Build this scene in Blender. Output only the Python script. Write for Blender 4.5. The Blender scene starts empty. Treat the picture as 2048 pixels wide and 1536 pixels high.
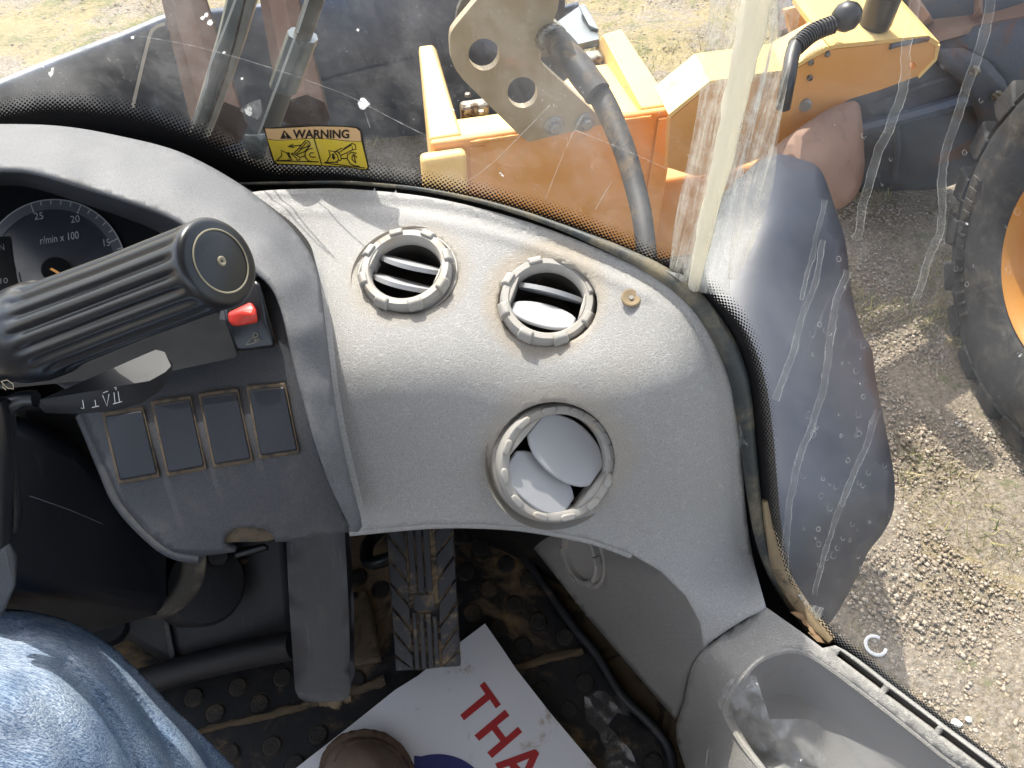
import bpy, bmesh, math, random
import numpy as np
from mathutils import Vector, Matrix
from mathutils.geometry import delaunay_2d_cdt
random.seed(7); rng = np.random.default_rng(7)
R = math.radians
sc = bpy.context.scene
# ------------------------------------------------------------------ camera, sky, sun, exposure
F = 1607.0; PITCH = 50.0; CS, SN = math.cos(R(PITCH)), math.sin(R(PITCH))
CAM = np.array([0.0, 0.0, 2.75])
cam = bpy.data.cameras.new('camera'); co = bpy.data.objects.new('camera', cam); sc.collection.objects.link(co)
co.location = CAM; co.rotation_euler = (R(90 - PITCH), 0, 0)
cam.sensor_width = 36; cam.lens = 36 * F / 2048; cam.clip_start = .02; cam.clip_end = 500
sc.camera = co
SUN_EL, SUN_AZ = 52.0, -23.0          # azimuth from +Y towards +X
S = Vector((math.sin(R(SUN_AZ)) * math.cos(R(SUN_EL)), math.cos(R(SUN_AZ)) * math.cos(R(SUN_EL)), math.sin(R(SUN_EL))))
w = bpy.data.worlds.new('World'); sc.world = w; w.use_nodes = True
nt = w.node_tree; bg = nt.nodes['Background']
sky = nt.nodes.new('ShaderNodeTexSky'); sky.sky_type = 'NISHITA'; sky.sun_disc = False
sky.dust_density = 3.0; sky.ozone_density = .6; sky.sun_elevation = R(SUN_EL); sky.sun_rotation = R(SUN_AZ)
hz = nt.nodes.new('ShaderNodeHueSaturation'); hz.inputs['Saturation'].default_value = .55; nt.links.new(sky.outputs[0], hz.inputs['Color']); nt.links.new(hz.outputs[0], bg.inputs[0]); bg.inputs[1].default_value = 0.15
sl = bpy.data.lights.new('sun', 'SUN'); sl.energy = 2.1; sl.angle = R(.5); sl.color = (1, .95, .87)
so = bpy.data.objects.new('sun', sl); sc.collection.objects.link(so); so.rotation_euler = S.to_track_quat('Z', 'Y').to_euler()
so.location = (0, 0, 10)
sc.view_settings.view_transform = 'Standard'; sc.view_settings.look = 'None'; sc.view_settings.gamma = 1
sc.view_settings.use_curve_mapping = False; sc.view_settings.exposure = 1.93
sc.cycles.max_bounces = 7; sc.cycles.transparent_max_bounces = 16; sc.cycles.diffuse_bounces = 4
sc.cycles.caustics_reflective = False; sc.cycles.caustics_refractive = False; sc.cycles.sample_clamp_indirect = 4
FLOOR = 1.60
# ------------------------------------------------------------------ geometry helpers
def ray(px, py):
    u = (np.asarray(px, float) - 1024) / F; v = (768 - np.asarray(py, float)) / F
    return np.stack([u, v * SN + CS, v * CS - SN], -1)
def P(px, py, D):
    return CAM + ray(px, py) * np.asarray(D, float)[..., None]
def plane(p0, n):
    p0 = np.array(p0, float); n = np.array(n, float)
    return lambda x, y: (n @ (p0 - CAM)) / (ray(x, y) @ n)
def zpl(z): return plane((0, 0, z), (0, 0, 1))
def pl3(a, b, c):          # plane through three (px,py,D)
    A, B, C_ = (P(*q) for q in (a, b, c)); return plane(A, np.cross(B - A, C_ - A))
def rbf(ctrl, lam=1e-3):
    c = np.array(ctrl, float); X = c[:, :2] / 500; n = len(c)
    def K(A, B):
        r2 = ((A[:, None] - B[None]) ** 2).sum(-1); return .5 * r2 * np.log(r2 + 1e-12)
    M = np.zeros((n + 3, n + 3)); M[:n, :n] = K(X, X) + np.eye(n) * lam; M[:n, n] = 1; M[:n, n + 1:] = X; M[n:, :n] = M[:n, n:].T
    s = np.linalg.solve(M, np.concatenate([c[:, 2], [0, 0, 0]]))
    def f(x, y):
        x = np.asarray(x, float); y = np.asarray(y, float); Q = np.stack([x.ravel(), y.ravel()], -1) / 500
        return (K(Q, X) @ s[:n] + s[n] + Q @ s[n + 1:]).reshape(x.shape)
    return f
def cat(pts, closed=False, step=10.0):
    p = np.array(pts, float); n = len(p); out = []
    rngs = range(n if closed else n - 1)
    for i in rngs:
        if closed: a, b, c, d = p[(i - 1) % n], p[i], p[(i + 1) % n], p[(i + 2) % n]
        else: a, b, c, d = p[max(i - 1, 0)], p[i], p[i + 1], p[min(i + 2, n - 1)]
        k = max(2, int(np.linalg.norm(c - b) / step) + 1)
        for t in np.arange(k) / k:
            out.append(.5 * (2 * b + (c - a) * t + (2 * a - 5 * b + 4 * c - d) * t * t + (3 * b - a - 3 * c + d) * t ** 3))
    if not closed: out.append(p[-1])
    return np.array(out)
def seg_dense(pts, step):
    p = np.array(pts, float); out = []
    for i in range(len(p)):
        a, b = p[i], p[(i + 1) % len(p)]; k = max(1, int(round(np.linalg.norm(b - a) / step)))
        for t in np.arange(k) / k: out.append(a + (b - a) * t)
    return np.array(out)
def inpoly(q, poly):
    x, y = q[:, 0], q[:, 1]; r = np.zeros(len(q), bool); n = len(poly); j = n - 1
    for i in range(n):
        xi, yi = poly[i]; xj, yj = poly[j]
        c = ((yi > y) != (yj > y)) & (x < (xj - xi) * (y - yi) / ((yj - yi) or 1e-12) + xi); r ^= c; j = i
    return r
def dist_poly(q, pl):
    d = np.full(len(q), 1e9)
    for a, b in zip(pl[:-1], pl[1:]):
        ab = b - a; t = np.clip(((q - a) @ ab) / (ab @ ab + 1e-12), 0, 1); d = np.minimum(d, np.linalg.norm(q - a - t[:, None] * ab, axis=1))
    return d
def mk(name, V, faces, mat, parent=None, smooth=True, thick=0, bevel=0, bseg=2, sub=0, uv=None, loc=None, off=-1):
    V = np.asarray(V, float); me = bpy.data.meshes.new(name)
    c = (V.min(0) + V.max(0)) / 2 if loc is None else np.array(loc, float)
    me.from_pydata((V - c).tolist() if loc is None else V.tolist(), [], [list(map(int, f)) for f in faces]); me.update()
    if uv is not None:
        l = me.uv_layers.new(name='uv'); idx = np.zeros(len(me.loops), int); me.loops.foreach_get('vertex_index', idx)
        l.data.foreach_set('uv', np.asarray(uv, float)[idx].ravel())
    if smooth: me.polygons.foreach_set('use_smooth', [True] * len(me.polygons))
    if mat: me.materials.append(mat)
    o = bpy.data.objects.new(name, me); sc.collection.objects.link(o)
    o.location = c
    if parent:
        o.parent = parent; pw = np.array(gworld(parent)); o.location = c - pw if loc is None else c
    if thick: m = o.modifiers.new('s', 'SOLIDIFY'); m.thickness = thick; m.offset = off; m.use_even_offset = False
    if bevel: m = o.modifiers.new('b', 'BEVEL'); m.width = bevel; m.segments = bseg; m.limit_method = 'ANGLE'; m.angle_limit = R(35)
    if sub: m = o.modifiers.new('u', 'SUBSURF'); m.levels = sub; m.render_levels = sub
    if smooth and not sub:
        try: me.set_sharp_from_angle(angle=R(42))
        except Exception: pass
    return o
def gworld(o):
    p = Vector(o.location)
    while o.parent: o = o.parent; p = p + Vector(o.location)
    return p
def thing(name, label, cat_, loc, group=None):
    o = bpy.data.objects.new(name, None); sc.collection.objects.link(o); o.location = loc; o.empty_display_size = .02
    return tag(o, label, cat_, group)
def tag(o, label, cat_, group=None, kind=None):
    if label: o['label'] = label
    if cat_: o['category'] = cat_
    if group: o['group'] = group
    if kind: o['kind'] = kind
    return o
def struct(o): o['kind'] = 'structure'; return o
def patch(name, outline, depth, mat, parent=None, step=14, thick=0, holes=(), bevel=0, smooth=True, eps=0.0, uvm=False):
    ol = seg_dense(outline, step); hs = [seg_dense(h, min(step, 8)) for h in holes]
    lo, hi = ol.min(0), ol.max(0)
    gx, gy = np.meshgrid(np.arange(lo[0] + step / 2, hi[0], step), np.arange(lo[1] + step / 2, hi[1], step))
    g = np.stack([gx.ravel(), gy.ravel()], -1) + rng.uniform(-.15, .15, (gx.size, 2)) * step
    g = g[inpoly(g, ol)]
    if len(g): g = g[dist_poly(g, np.vstack([ol, ol[:1]])) > step * .45]
    for h in hs:
        if len(g): g = g[~inpoly(g, h)]
        if len(g): g = g[dist_poly(g, np.vstack([h, h[:1]])) > step * .4]
    pts = [*ol]; edges = [(i, (i + 1) % len(ol)) for i in range(len(ol))]
    for h in hs:
        b = len(pts); pts += [*h]; edges += [(b + i, b + (i + 1) % len(h)) for i in range(len(h))]
    pts += [*g]
    vs, _, fs, *_ = delaunay_2d_cdt([Vector(p) for p in pts], edges, [], 0, 1e-4)
    v2 = np.array([tuple(v) for v in vs]); cen = np.array([v2[list(f)].mean(0) for f in fs])
    ok = inpoly(cen, ol)
    for h in hs: ok &= ~inpoly(cen, h)
    V = P(v2[:, 0], v2[:, 1], depth(v2[:, 0], v2[:, 1]) + eps)
    ff = [f for f, k in zip(fs, ok) if k]
    a = np.array([v2[f[1]] - v2[f[0]] for f in ff]); b = np.array([v2[f[2]] - v2[f[0]] for f in ff])
    cr = a[:, 0] * b[:, 1] - a[:, 1] * b[:, 0]        # pixel y is down: facing camera => clockwise here
    ff = [f if c < 0 else f[::-1] for f, c in zip(ff, cr)]
    used = sorted({i for f in ff for i in f}); re = {k: i for i, k in enumerate(used)}
    return mk(name, V[used], [[re[i] for i in f] for f in ff], mat, parent, smooth, thick, bevel)
def strip2(pa, wpx):
    p = np.array(pa, float); t = np.gradient(p, axis=0); t /= np.linalg.norm(t, axis=1)[:, None] + 1e-9
    n = np.stack([-t[:, 1], t[:, 0]], -1) * wpx / 2; return p + n, p - n
def strokes(name, lines, wpx, depth, mat, parent=None, eps=0.0):
    V, Fc = [], []
    for L in lines:
        L = np.array(L, float); a, b = strip2(L, wpx); k = len(V)
        for q, r in zip(a, b): V += [q, r]
        for i in range(len(L) - 1): Fc.append((k + 2 * i, k + 2 * i + 1, k + 2 * i + 3, k + 2 * i + 2))
    V = np.array(V); return mk(name, P(V[:, 0], V[:, 1], depth(V[:, 0], V[:, 1]) + eps), Fc, mat, parent, False)
def text(name, body, O, Rr, U, depth, mat, parent=None, bold=0.0, eps=0.0):
    cu = bpy.data.curves.new('t', 'FONT'); cu.body = body; cu.offset = bold; cu.resolution_u = 3
    o = bpy.data.objects.new('t', cu); sc.collection.objects.link(o)
    bpy.context.view_layer.update(); dg = bpy.context.evaluated_depsgraph_get()
    m = o.evaluated_get(dg).to_mesh(); v = np.array([tuple(q.co)[:2] for q in m.vertices]); fs = [tuple(p.vertices) for p in m.polygons]
    o.evaluated_get(dg).to_mesh_clear(); bpy.data.objects.remove(o); bpy.data.curves.remove(cu)
    v = (v - v.min(0)) / (v.max(0) - v.min(0)); O, Rr, U = (np.array(q, float) for q in (O, Rr, U))
    q = O + v[:, :1] * (Rr - O) + v[:, 1:] * (U - O)
    return mk(name, P(q[:, 0], q[:, 1], depth(q[:, 0], q[:, 1]) + eps), fs, mat, parent, False)
def tube(name, pts, rad, mat, parent=None, seg=12, res=.02, closed_ends=True, flat=1.0, wob=0):
    p = cat(pts, step=res); n = len(p); r = np.interp(np.linspace(0, 1, n), np.linspace(0, 1, len(np.atleast_1d(rad))), np.atleast_1d(rad)) if np.ndim(rad) else np.full(n, rad)
    t = np.gradient(p, axis=0); t /= np.linalg.norm(t, axis=1)[:, None]
    up = np.array([.13, .31, .94]); a = np.cross(t[0], up); a /= np.linalg.norm(a); V = []
    for i in range(n):
        a = a - (a @ t[i]) * t[i]; a /= np.linalg.norm(a); b = np.cross(t[i], a)
        for k in range(seg):
            th = 2 * math.pi * k / seg; rr = r[i] * (1 + (wob * random.uniform(-1, 1) if wob else 0))
            V.append(p[i] + rr * (math.cos(th) * a + flat * math.sin(th) * b))
    Fc = [(i * seg + k, i * seg + (k + 1) % seg, (i + 1) * seg + (k + 1) % seg, (i + 1) * seg + k) for i in range(n - 1) for k in range(seg)]
    if closed_ends: Fc += [tuple(range(seg))[::-1], tuple((n - 1) * seg + k for k in range(seg))]
    return mk(name, V, Fc, mat, parent)
def frame(n, xdir=(1, 0, 0)):
    z = Vector(n).normalized(); x = Vector(xdir); x = (x - z * x.dot(z)).normalized(); y = z.cross(x)
    return Matrix((x, y, z)).transposed()
def toW(V, o, M): return np.asarray(V, float) @ np.array(M).T + np.array(o)
def lathe(name, prof, mat, parent=None, o=(0, 0, 0), M=None, seg=48, rib=0, ribn=24, a0=0, a1=360, uv=False):
    M = M or Matrix.Identity(3); V = []; full = (a1 - a0) >= 360; m = seg if full else seg + 1
    for j in range(m):
        th = R(a0 + (a1 - a0) * j / seg)
        for k, q in enumerate(prof):
            r, z = q[0], q[1]
            if rib and len(q) > 2 and q[2]: r *= 1 - rib * (.5 + .5 * math.cos(th * ribn)) ** 2 * q[2]
            V.append((r * math.cos(th), r * math.sin(th), z))
    n = len(prof); Fc = []
    for j in range(seg):
        a, b = j * n, ((j + 1) % m) * n
        for k in range(n - 1): Fc.append((a + k, b + k, b + k + 1, a + k + 1))
    V = toW(V, o, M); ob = mk(name, V, Fc, mat, parent)
    bm = bmesh.new(); bm.from_mesh(ob.data); bmesh.ops.remove_doubles(bm, verts=bm.verts, dist=1e-6); bmesh.ops.recalc_face_normals(bm, faces=bm.faces); bm.to_mesh(ob.data); bm.free()
    return ob
def hull(name, pts, mat, parent=None, bevel=0, bseg=3, sub=0):
    bm = bmesh.new()
    for p in pts: bm.verts.new(tuple(p))
    r = bmesh.ops.convex_hull(bm, input=bm.verts)
    bmesh.ops.delete(bm, geom=[v for v in bm.verts if not v.link_faces], context='VERTS')
    bmesh.ops.dissolve_limit(bm, angle_limit=R(1), verts=bm.verts, edges=bm.edges); bmesh.ops.recalc_face_normals(bm, faces=bm.faces)
    bm.verts.index_update(); V = [tuple(v.co) for v in bm.verts]; Fc = [[v.index for v in f.verts] for f in bm.faces]; bm.free()
    return mk(name, V, Fc, mat, parent, True, 0, bevel, bseg, sub)
def box(name, o, M, size, mat, parent=None, bevel=0):
    s = np.array(size) / 2; V = toW([(i * s[0], j * s[1], k * s[2]) for i in (-1, 1) for j in (-1, 1) for k in (-1, 1)], o, M)
    return hull(name, V, mat, parent, bevel)
# ------------------------------------------------------------------ materials
def N(nt, t, **kw):
    n = nt.nodes.new('ShaderNode' + t)
    for k, v in kw.items():
        if k.startswith('i_'):
            key = k[2:]; key = int(key) if key.isdigit() else key.replace('_', ' ')
            n.inputs[key].default_value = v
        else: setattr(n, k, v)
    return n
def L(nt, a, b): nt.links.new(a, b)
def newmat(name):
    m = bpy.data.materials.new(name); m.use_nodes = True; nt = m.node_tree
    return m, nt, nt.nodes['Principled BSDF']
def mixc(nt, fac, a, b):
    n = nt.nodes.new('ShaderNodeMix'); n.data_type = 'RGBA'
    for sock, v in ((n.inputs[0], fac), (n.inputs[6], a), (n.inputs[7], b)):
        if hasattr(v, 'is_linked'): L(nt, v, sock)
        else: sock.default_value = v if isinstance(v, (int, float)) else (*v[:3], 1)
    return n.outputs[2]
def math_(nt, op, a, b=0, c=0, clamp=False):
    n = nt.nodes.new('ShaderNodeMath'); n.operation = op; n.use_clamp = clamp
    for i, v in enumerate((a, b, c)):
        if hasattr(v, 'is_linked'): L(nt, v, n.inputs[i])
        else: n.inputs[i].default_value = v
    return n.outputs[0]
def ramp(nt, fac, lo, hi):
    n = nt.nodes.new('ShaderNodeMapRange'); n.inputs[1].default_value = lo; n.inputs[2].default_value = hi; n.interpolation_type = 'SMOOTHSTEP'
    L(nt, fac, n.inputs[0]); return n.outputs[0]
def noise(nt, vec, scale, detail=4, rough=.6, dist=0, out=0):
    n = N(nt, 'TexNoise'); n.inputs['Scale'].default_value = scale; n.inputs['Detail'].default_value = detail; n.inputs['Roughness'].default_value = rough; n.inputs['Distortion'].default_value = dist
    L(nt, vec, n.inputs['Vector']); return n.outputs[out]
def wpos(nt): return N(nt, 'NewGeometry').outputs['Position']
def mat(name, col, rough=.6, var=.15, vs=6, dust=None, dl=.55, dh=.7, ds=12, bump=0, bs=60, bd=.002, metal=0, spec=.5, fine=0, dist2=None, scr=0, coat=0):
    m, nt, b = newmat(name); pos = wpos(nt); c = np.array(col, float)
    f = noise(nt, pos, vs, 5, .65); colr = mixc(nt, f, tuple(c * (1 - var)), tuple(np.minimum(c * (1 + var), 1)))
    if fine: colr = mixc(nt, ramp(nt, noise(nt, pos, 900, 2), .35, .65), colr, tuple(np.minimum(c * (1 + fine), 1)))
    if dist2: colr = mixc(nt, ramp(nt, noise(nt, pos, dist2[1], 6, .7, 1), dist2[2], dist2[3]), colr, dist2[0])
    if dust:
        d = ramp(nt, noise(nt, pos, ds, 7, .72, .4), dl, dh); colr = mixc(nt, d, colr, dust)
        L(nt, math_(nt, 'MULTIPLY_ADD', d, .9 - rough, rough), b.inputs['Roughness'])
    else:
        L(nt, math_(nt, 'MULTIPLY_ADD', noise(nt, pos, 40, 4), .25, rough - .12), b.inputs['Roughness'])
    if scr:
        mp = N(nt, 'Mapping'); mp.inputs['Scale'].default_value = (400, 30, 8); mp.inputs['Rotation'].default_value = (.3, .5, .7); L(nt, pos, mp.inputs[0])
        colr = mixc(nt, math_(nt, 'MULTIPLY', ramp(nt, noise(nt, mp.outputs[0], 1, 3), .62, .75), scr), colr, tuple(np.minimum(c * 2.5 + .08, 1)))
    L(nt, colr, b.inputs['Base Color']); b.inputs['Metallic'].default_value = metal; b.inputs['Specular IOR Level'].default_value = spec; b.inputs['Coat Weight'].default_value = coat
    if bump:
        bn = N(nt, 'Bump'); bn.inputs['Strength'].default_value = bump; bn.inputs['Distance'].default_value = bd
        L(nt, noise(nt, pos, bs, 5, .65), bn.inputs['Height']); L(nt, bn.outputs[0], b.inputs['Normal'])
    return m
def leather(name, col, dust, scale=330, cr=.8, bmp=.35, near=()):
    m, nt, b = newmat(name); pos = wpos(nt); c = np.array(col)
    # crackle grain
    dv = N(nt, 'TexNoise'); dv.inputs['Scale'].default_value = 90; L(nt, pos, dv.inputs['Vector'])
    vm = N(nt, 'VectorMath', operation='MULTIPLY_ADD'); L(nt, dv.outputs['Color'], vm.inputs[0]); vm.inputs[1].default_value = (.014, .014, .014); L(nt, pos, vm.inputs[2])
    hs = []
    for s in (scale, scale * 1.9):
        v = N(nt, 'TexVoronoi', feature='DISTANCE_TO_EDGE'); v.inputs['Scale'].default_value = s; L(nt, vm.outputs[0], v.inputs['Vector']); hs.append(ramp(nt, v.outputs['Distance'], 0, .13))
    h = math_(nt, 'MULTIPLY', hs[0], math_(nt, 'MULTIPLY_ADD', hs[1], .5, .5))
    base = mixc(nt, noise(nt, pos, 9, 5, .6), tuple(c * .93), tuple(c * 1.05))
    base = mixc(nt, math_(nt, 'MULTIPLY', h, cr), tuple(np.minimum(c * 1.28 + .02, 1)), base)
    d = ramp(nt, noise(nt, pos, 7, 7, .7, .5), .5, .85); base = mixc(nt, math_(nt, 'MULTIPLY', d, .28), base, dust)
    for (q, r, a) in near:                       # dirt gathered at the foot of a fitting
        vd = N(nt, 'VectorMath', operation='DISTANCE'); L(nt, pos, vd.inputs[0]); vd.inputs[1].default_value = tuple(q)
        k = ramp(nt, math_(nt, 'ADD', vd.outputs['Value'], math_(nt, 'MULTIPLY', noise(nt, pos, 60, 4), -.012)), r, r * .72)
        base = mixc(nt, math_(nt, 'MULTIPLY', k, a), base, dust)
    L(nt, base, b.inputs['Base Color']); b.inputs['Roughness'].default_value = .62; b.inputs['Specular IOR Level'].default_value = .35
    bn = N(nt, 'Bump'); bn.inputs['Strength'].default_value = bmp; bn.inputs['Distance'].default_value = .0012
    L(nt, math_(nt, 'ADD', math_(nt, 'MULTIPLY', h, 1), math_(nt, 'MULTIPLY', noise(nt, pos, 180, 3), .5)), bn.inputs['Height']); L(nt, bn.outputs[0], b.inputs['Normal'])
    return m
TAN = (.30, .215, .12)
ventP = [P(818, 545, .739), P(1095, 608, .73), P(1112, 920, .714)]
M_dash = leather('dash_leather', (.285, .282, .275), (.36, .29, .20), near=[(ventP[0], .058, .3), (ventP[1], .060, .5), (ventP[2], .073, .3)])
M_side = leather('side_leather', (.27, .262, .245), (.30, .23, .15), cr=.7, bmp=.5)
M_light = mat('light_plastic', (.35, .335, .31), .5, .06, 20, dust=(.40, .31, .20), dl=.52, dh=.78, ds=25, bump=.1, bs=400, bd=.0003)
M_louver = mat('louver_plastic', (.38, .385, .40), .45, .04, 20, dust=(.42, .35, .26), dl=.66, dh=.9, ds=40)
M_inner = mat('vent_interior', (.03, .027, .024), .8, .3, 30, dust=(.16, .12, .07), dl=.6, dh=.7, ds=25)
M_cowl = mat('cowl_plastic', (.098, .10, .106), .62, .12, 12, dust=(.24, .24, .24), dl=.5, dh=.85, ds=9, bump=.35, bs=700, bd=.0006, fine=.5)
M_panel = mat('panel_plastic', (.040, .041, .046), .6, .15, 14, dust=(.13, .125, .115), dl=.5, dh=.85, ds=10, bump=.35, bs=700, bd=.0006, fine=.6)
M_blank = mat('switch_blank', (.008, .010, .016), .5, .15, 40, dust=(.06, .065, .08), dl=.6, dh=.9, ds=30, fine=.5, bump=.2, bs=600, bd=.0003)
M_dirt = mat('dust_in_gap', (.11, .082, .055), .9, .35, 70, dist2=((.04, .035, .03), 60, .45, .7))
M_black = mat('black_gloss', (.012, .014, .018), .28, .2, 20, dust=(.1, .1, .1), dl=.66, dh=.8, ds=60)
M_lever = mat('lever_plastic', (.012, .013, .016), .55, .2, 20, dust=(.08, .08, .08), dl=.6, dh=.8, ds=60, spec=.35)
M_grip = mat('grip_rubber', (.008, .010, .015), .30, .2, 30, dust=(.07, .07, .08), dl=.62, dh=.85, ds=45, bump=.12, bs=500, bd=.0005)
M_darkp = mat('dark_plastic', (.022, .023, .027), .55, .2, 12, dust=(.10, .085, .06), dl=.62, dh=.78, ds=16, bump=.2, bs=300, bd=.0006, scr=.2)
M_col = mat('column_plastic', (.010, .012, .018), .42, .2, 12, dust=(.035, .035, .04), dl=.65, dh=.8, ds=20, scr=.25)
M_gaugef = mat('gauge_face', (.030, .036, .046), .35, .1, 20)
M_gaugedk = mat('gauge_surround', (.006, .007, .009), .85, .1, 20, spec=.2)
M_gband = mat('gauge_band', (.10, .11, .125), .5, .05)
M_gwhite = mat('gauge_print', (.42, .44, .46), .6, .05)
M_needle = mat('needle_orange', (.75, .33, .05), .5, .05)
M_red = mat('red_switch', (.62, .045, .03), .3, .08, 30, dust=(.5, .2, .15), dl=.6, dh=.9)
M_ring = mat('grip_ring', (.26, .235, .17), .5, .1)
M_mat = mat('floor_mat', (.014, .015, .018), .55, .3, 10, dust=(.22, .155, .085), dl=.49, dh=.62, ds=4.2, bump=.3, bs=80, bd=.002, dist2=((.04, .035, .03), 30, .5, .7))
M_stud = mat('mat_stud', (.032, .030, .028), .7, .3, 60, dust=(.12, .09, .058), dl=.53, dh=.70, ds=7, bump=1, bs=350, bd=.003)
M_floor = mat('dusty_floor', (.115, .085, .052), .9, .3, 20, dist2=((.03, .025, .02), 14, .5, .65), bump=.5, bs=90, bd=.003)
M_pedal = mat('pedal_rubber', (.055, .059, .068), .6, .25, 30, dust=(.27, .21, .14), dl=.53, dh=.70, ds=42, bump=.5, bs=90, bd=.0015)
M_pedbase = mat('pedal_groove_dust', (.27, .20, .12), .9, .35, 40, dist2=((.03, .028, .028), 40, .42, .6))
M_sign = mat('sign_board', (.72, .74, .79), .5, .03, 4, dust=(.36, .27, .18), dl=.575, dh=.70, ds=13)
M_signred = mat('sign_red', (.42, .025, .03), .5, .12, 20, dust=(.35, .1, .08), dl=.66, dh=.8, ds=18)
M_signblue = mat('sign_blue', (.022, .03, .16), .5, .1, 20, dust=(.08, .08, .16), dl=.66, dh=.8, ds=18)
M_yellow_lit = mat('yellow_paint_lit', (.86, .56, .20), .5, .10, 5, dust=(.46, .33, .19), dl=.5, dh=.8, ds=6, bump=.15, bs=30, bd=.003, dist2=((.14, .08, .04), 28, .70, .76), scr=.12)  # lit copy of the machine paint, toned for the sunlit tops
M_yellow_shade = mat('yellow_paint_shade', (.72, .345, .10), .5, .08, 4, dust=(.42, .24, .09), dl=.56, dh=.85, ds=6, dist2=((.16, .09, .05), 30, .70, .76), scr=.15)  # shaded copy of the same yellow paint, shade put into a deeper orange
M_steelp = mat('galvanised_plate', (.40, .33, .22), .5, .12, 10, dust=(.13, .09, .06), dl=.64, dh=.78, ds=30, metal=.25, scr=.3, bump=.1, bs=60)
M_bolt = mat('bolt_steel', (.30, .29, .27), .45, .15, 60, metal=.6)
M_fit = mat('hydraulic_fitting', (.28, .27, .23), .4, .3, 40, metal=.6, dust=(.10, .06, .03), dl=.45, dh=.6, ds=30)
M_hose = mat('hose_rubber', (.025, .024, .024), .6, .2, 20, dust=(.17, .12, .07), dl=.46, dh=.72, ds=9, bump=.3, bs=150, bd=.002)
M_bucket = mat('bucket_steel', (.085, .098, .125), .5, .3, 2.5, dust=(.17, .17, .18), dl=.52, dh=.8, ds=3, dist2=((.15, .20, .32), 1.3, .56, .75), bump=.4, bs=18, bd=.006, scr=.3, metal=.2)
M_rust = mat('rusty_steel', (.080, .085, .10), .6, .3, 3, dist2=((.15, .07, .04), 2.2, .50, .66), dust=(.13, .12, .12), dl=.55, dh=.8, ds=7, bump=.5, bs=20, bd=.006, scr=.15)
M_brown = mat('brown_plate', (.30, .185, .13), .7, .12, 4, dist2=((.2, .13, .1), 8, .5, .8), bump=.15, bs=40)
M_bar = mat('brown_bar', (.045, .028, .022), .95, .25, 7, spec=.1)
M_fender = mat('fender_plastic', (.034, .039, .053), .45, .08, 3, dust=(.13, .125, .125), dl=.6, dh=.95, ds=2.2, bump=.08, bs=8, bd=.01)
M_tyre = mat('tyre_rubber', (.028, .029, .031), .8, .15, 10, dust=(.13, .115, .095), dl=.46, dh=.8, ds=7, bump=.35, bs=60, bd=.004)
M_rim = mat('rim_orange', (.50, .22, .03), .5, .1, 6, dust=(.3, .2, .12), dl=.6, dh=.8)
M_wiper = mat('wiper_metal', (.17, .19, .195), .35, .2, 10, metal=.5, dust=(.28, .2, .13), dl=.55, dh=.75, ds=12)
M_wiperedge = mat('wiper_edge', (.65, .65, .63), .4, .1, 10, metal=.3)
M_wipdk = mat('wiper_dark', (.09, .085, .075), .5, .25, 15, dust=(.2, .15, .1), dl=.55, dh=.8)
M_seal = mat('seal_rubber', (.035, .042, .045), .5, .25, 25, dust=(.20, .17, .11), dl=.42, dh=.66, ds=11, bump=.5, bs=60, bd=.002)
M_sealb = mat('seal_black', (.010, .010, .010), .7, .3, 25, dust=(.13, .105, .07), dl=.55, dh=.8, ds=16)
M_sill = mat('dusty_sill', (.27, .205, .125), .9, .25, 30, dist2=((.07, .055, .035), 35, .5, .7), bump=.5, bs=90, bd=.002)
M_trim = mat('cab_trim', (.55, .53, .50), .8, .1)
M_conduit = mat('conduit_black', (.016, .016, .018), .35, .2, 30, dust=(.1, .1, .1), dl=.65, dh=.85)
M_whitep = mat('white_plastic', (.8, .79, .76), .5, .05)
M_leather_boot = mat('boot_leather', (.185, .13, .095), .75, .2, 30, dust=(.27, .20, .145), dl=.5, dh=.8, ds=35, bump=.5, bs=160, bd=.0015, scr=.2)
M_stitch = mat('boot_stitch', (.10, .065, .04), .8, .2)
M_straw = mat('dead_leaf', (.28, .18, .10), .8, .2, 60)
# denim
M_denim, nt, b = newmat('denim'); pos = wpos(nt)
def aniso(rot, sc_):
    mp = N(nt, 'Mapping'); mp.vector_type = 'TEXTURE'; mp.inputs['Rotation'].default_value = rot; mp.inputs['Scale'].default_value = sc_; L(nt, pos, mp.inputs[0]); return ramp(nt, noise(nt, mp.outputs[0], 1, 3, .6), .40, .60)
wvv = math_(nt, 'MULTIPLY_ADD', aniso((.1, .2, -.25), (.011, .0011, .0011)), .7, math_(nt, 'MULTIPLY', aniso((.1, .2, 1.1), (.006, .0012, .0012)), .3))
fl = noise(nt, pos, 500, 3, .7); big = ramp(nt, noise(nt, pos, 14, 4, .6), .3, .7)
c1 = mixc(nt, big, (.03, .075, .17), (.09, .16, .29)); c2 = mixc(nt, big, (.30, .41, .56), (.60, .68, .78))
L(nt, mixc(nt, math_(nt, 'MULTIPLY_ADD', wvv, .75, math_(nt, 'MULTIPLY', ramp(nt, fl, .3, .7), .3)), c1, c2), b.inputs['Base Color']); b.inputs['Roughness'].default_value = .95; b.inputs['Specular IOR Level'].default_value = .1
bn = N(nt, 'Bump'); bn.inputs['Strength'].default_value = .6; bn.inputs['Distance'].default_value = .0012; L(nt, math_(nt, 'ADD', wvv, fl), bn.inputs['Height']); L(nt, bn.outputs[0], b.inputs['Normal'])
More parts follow.
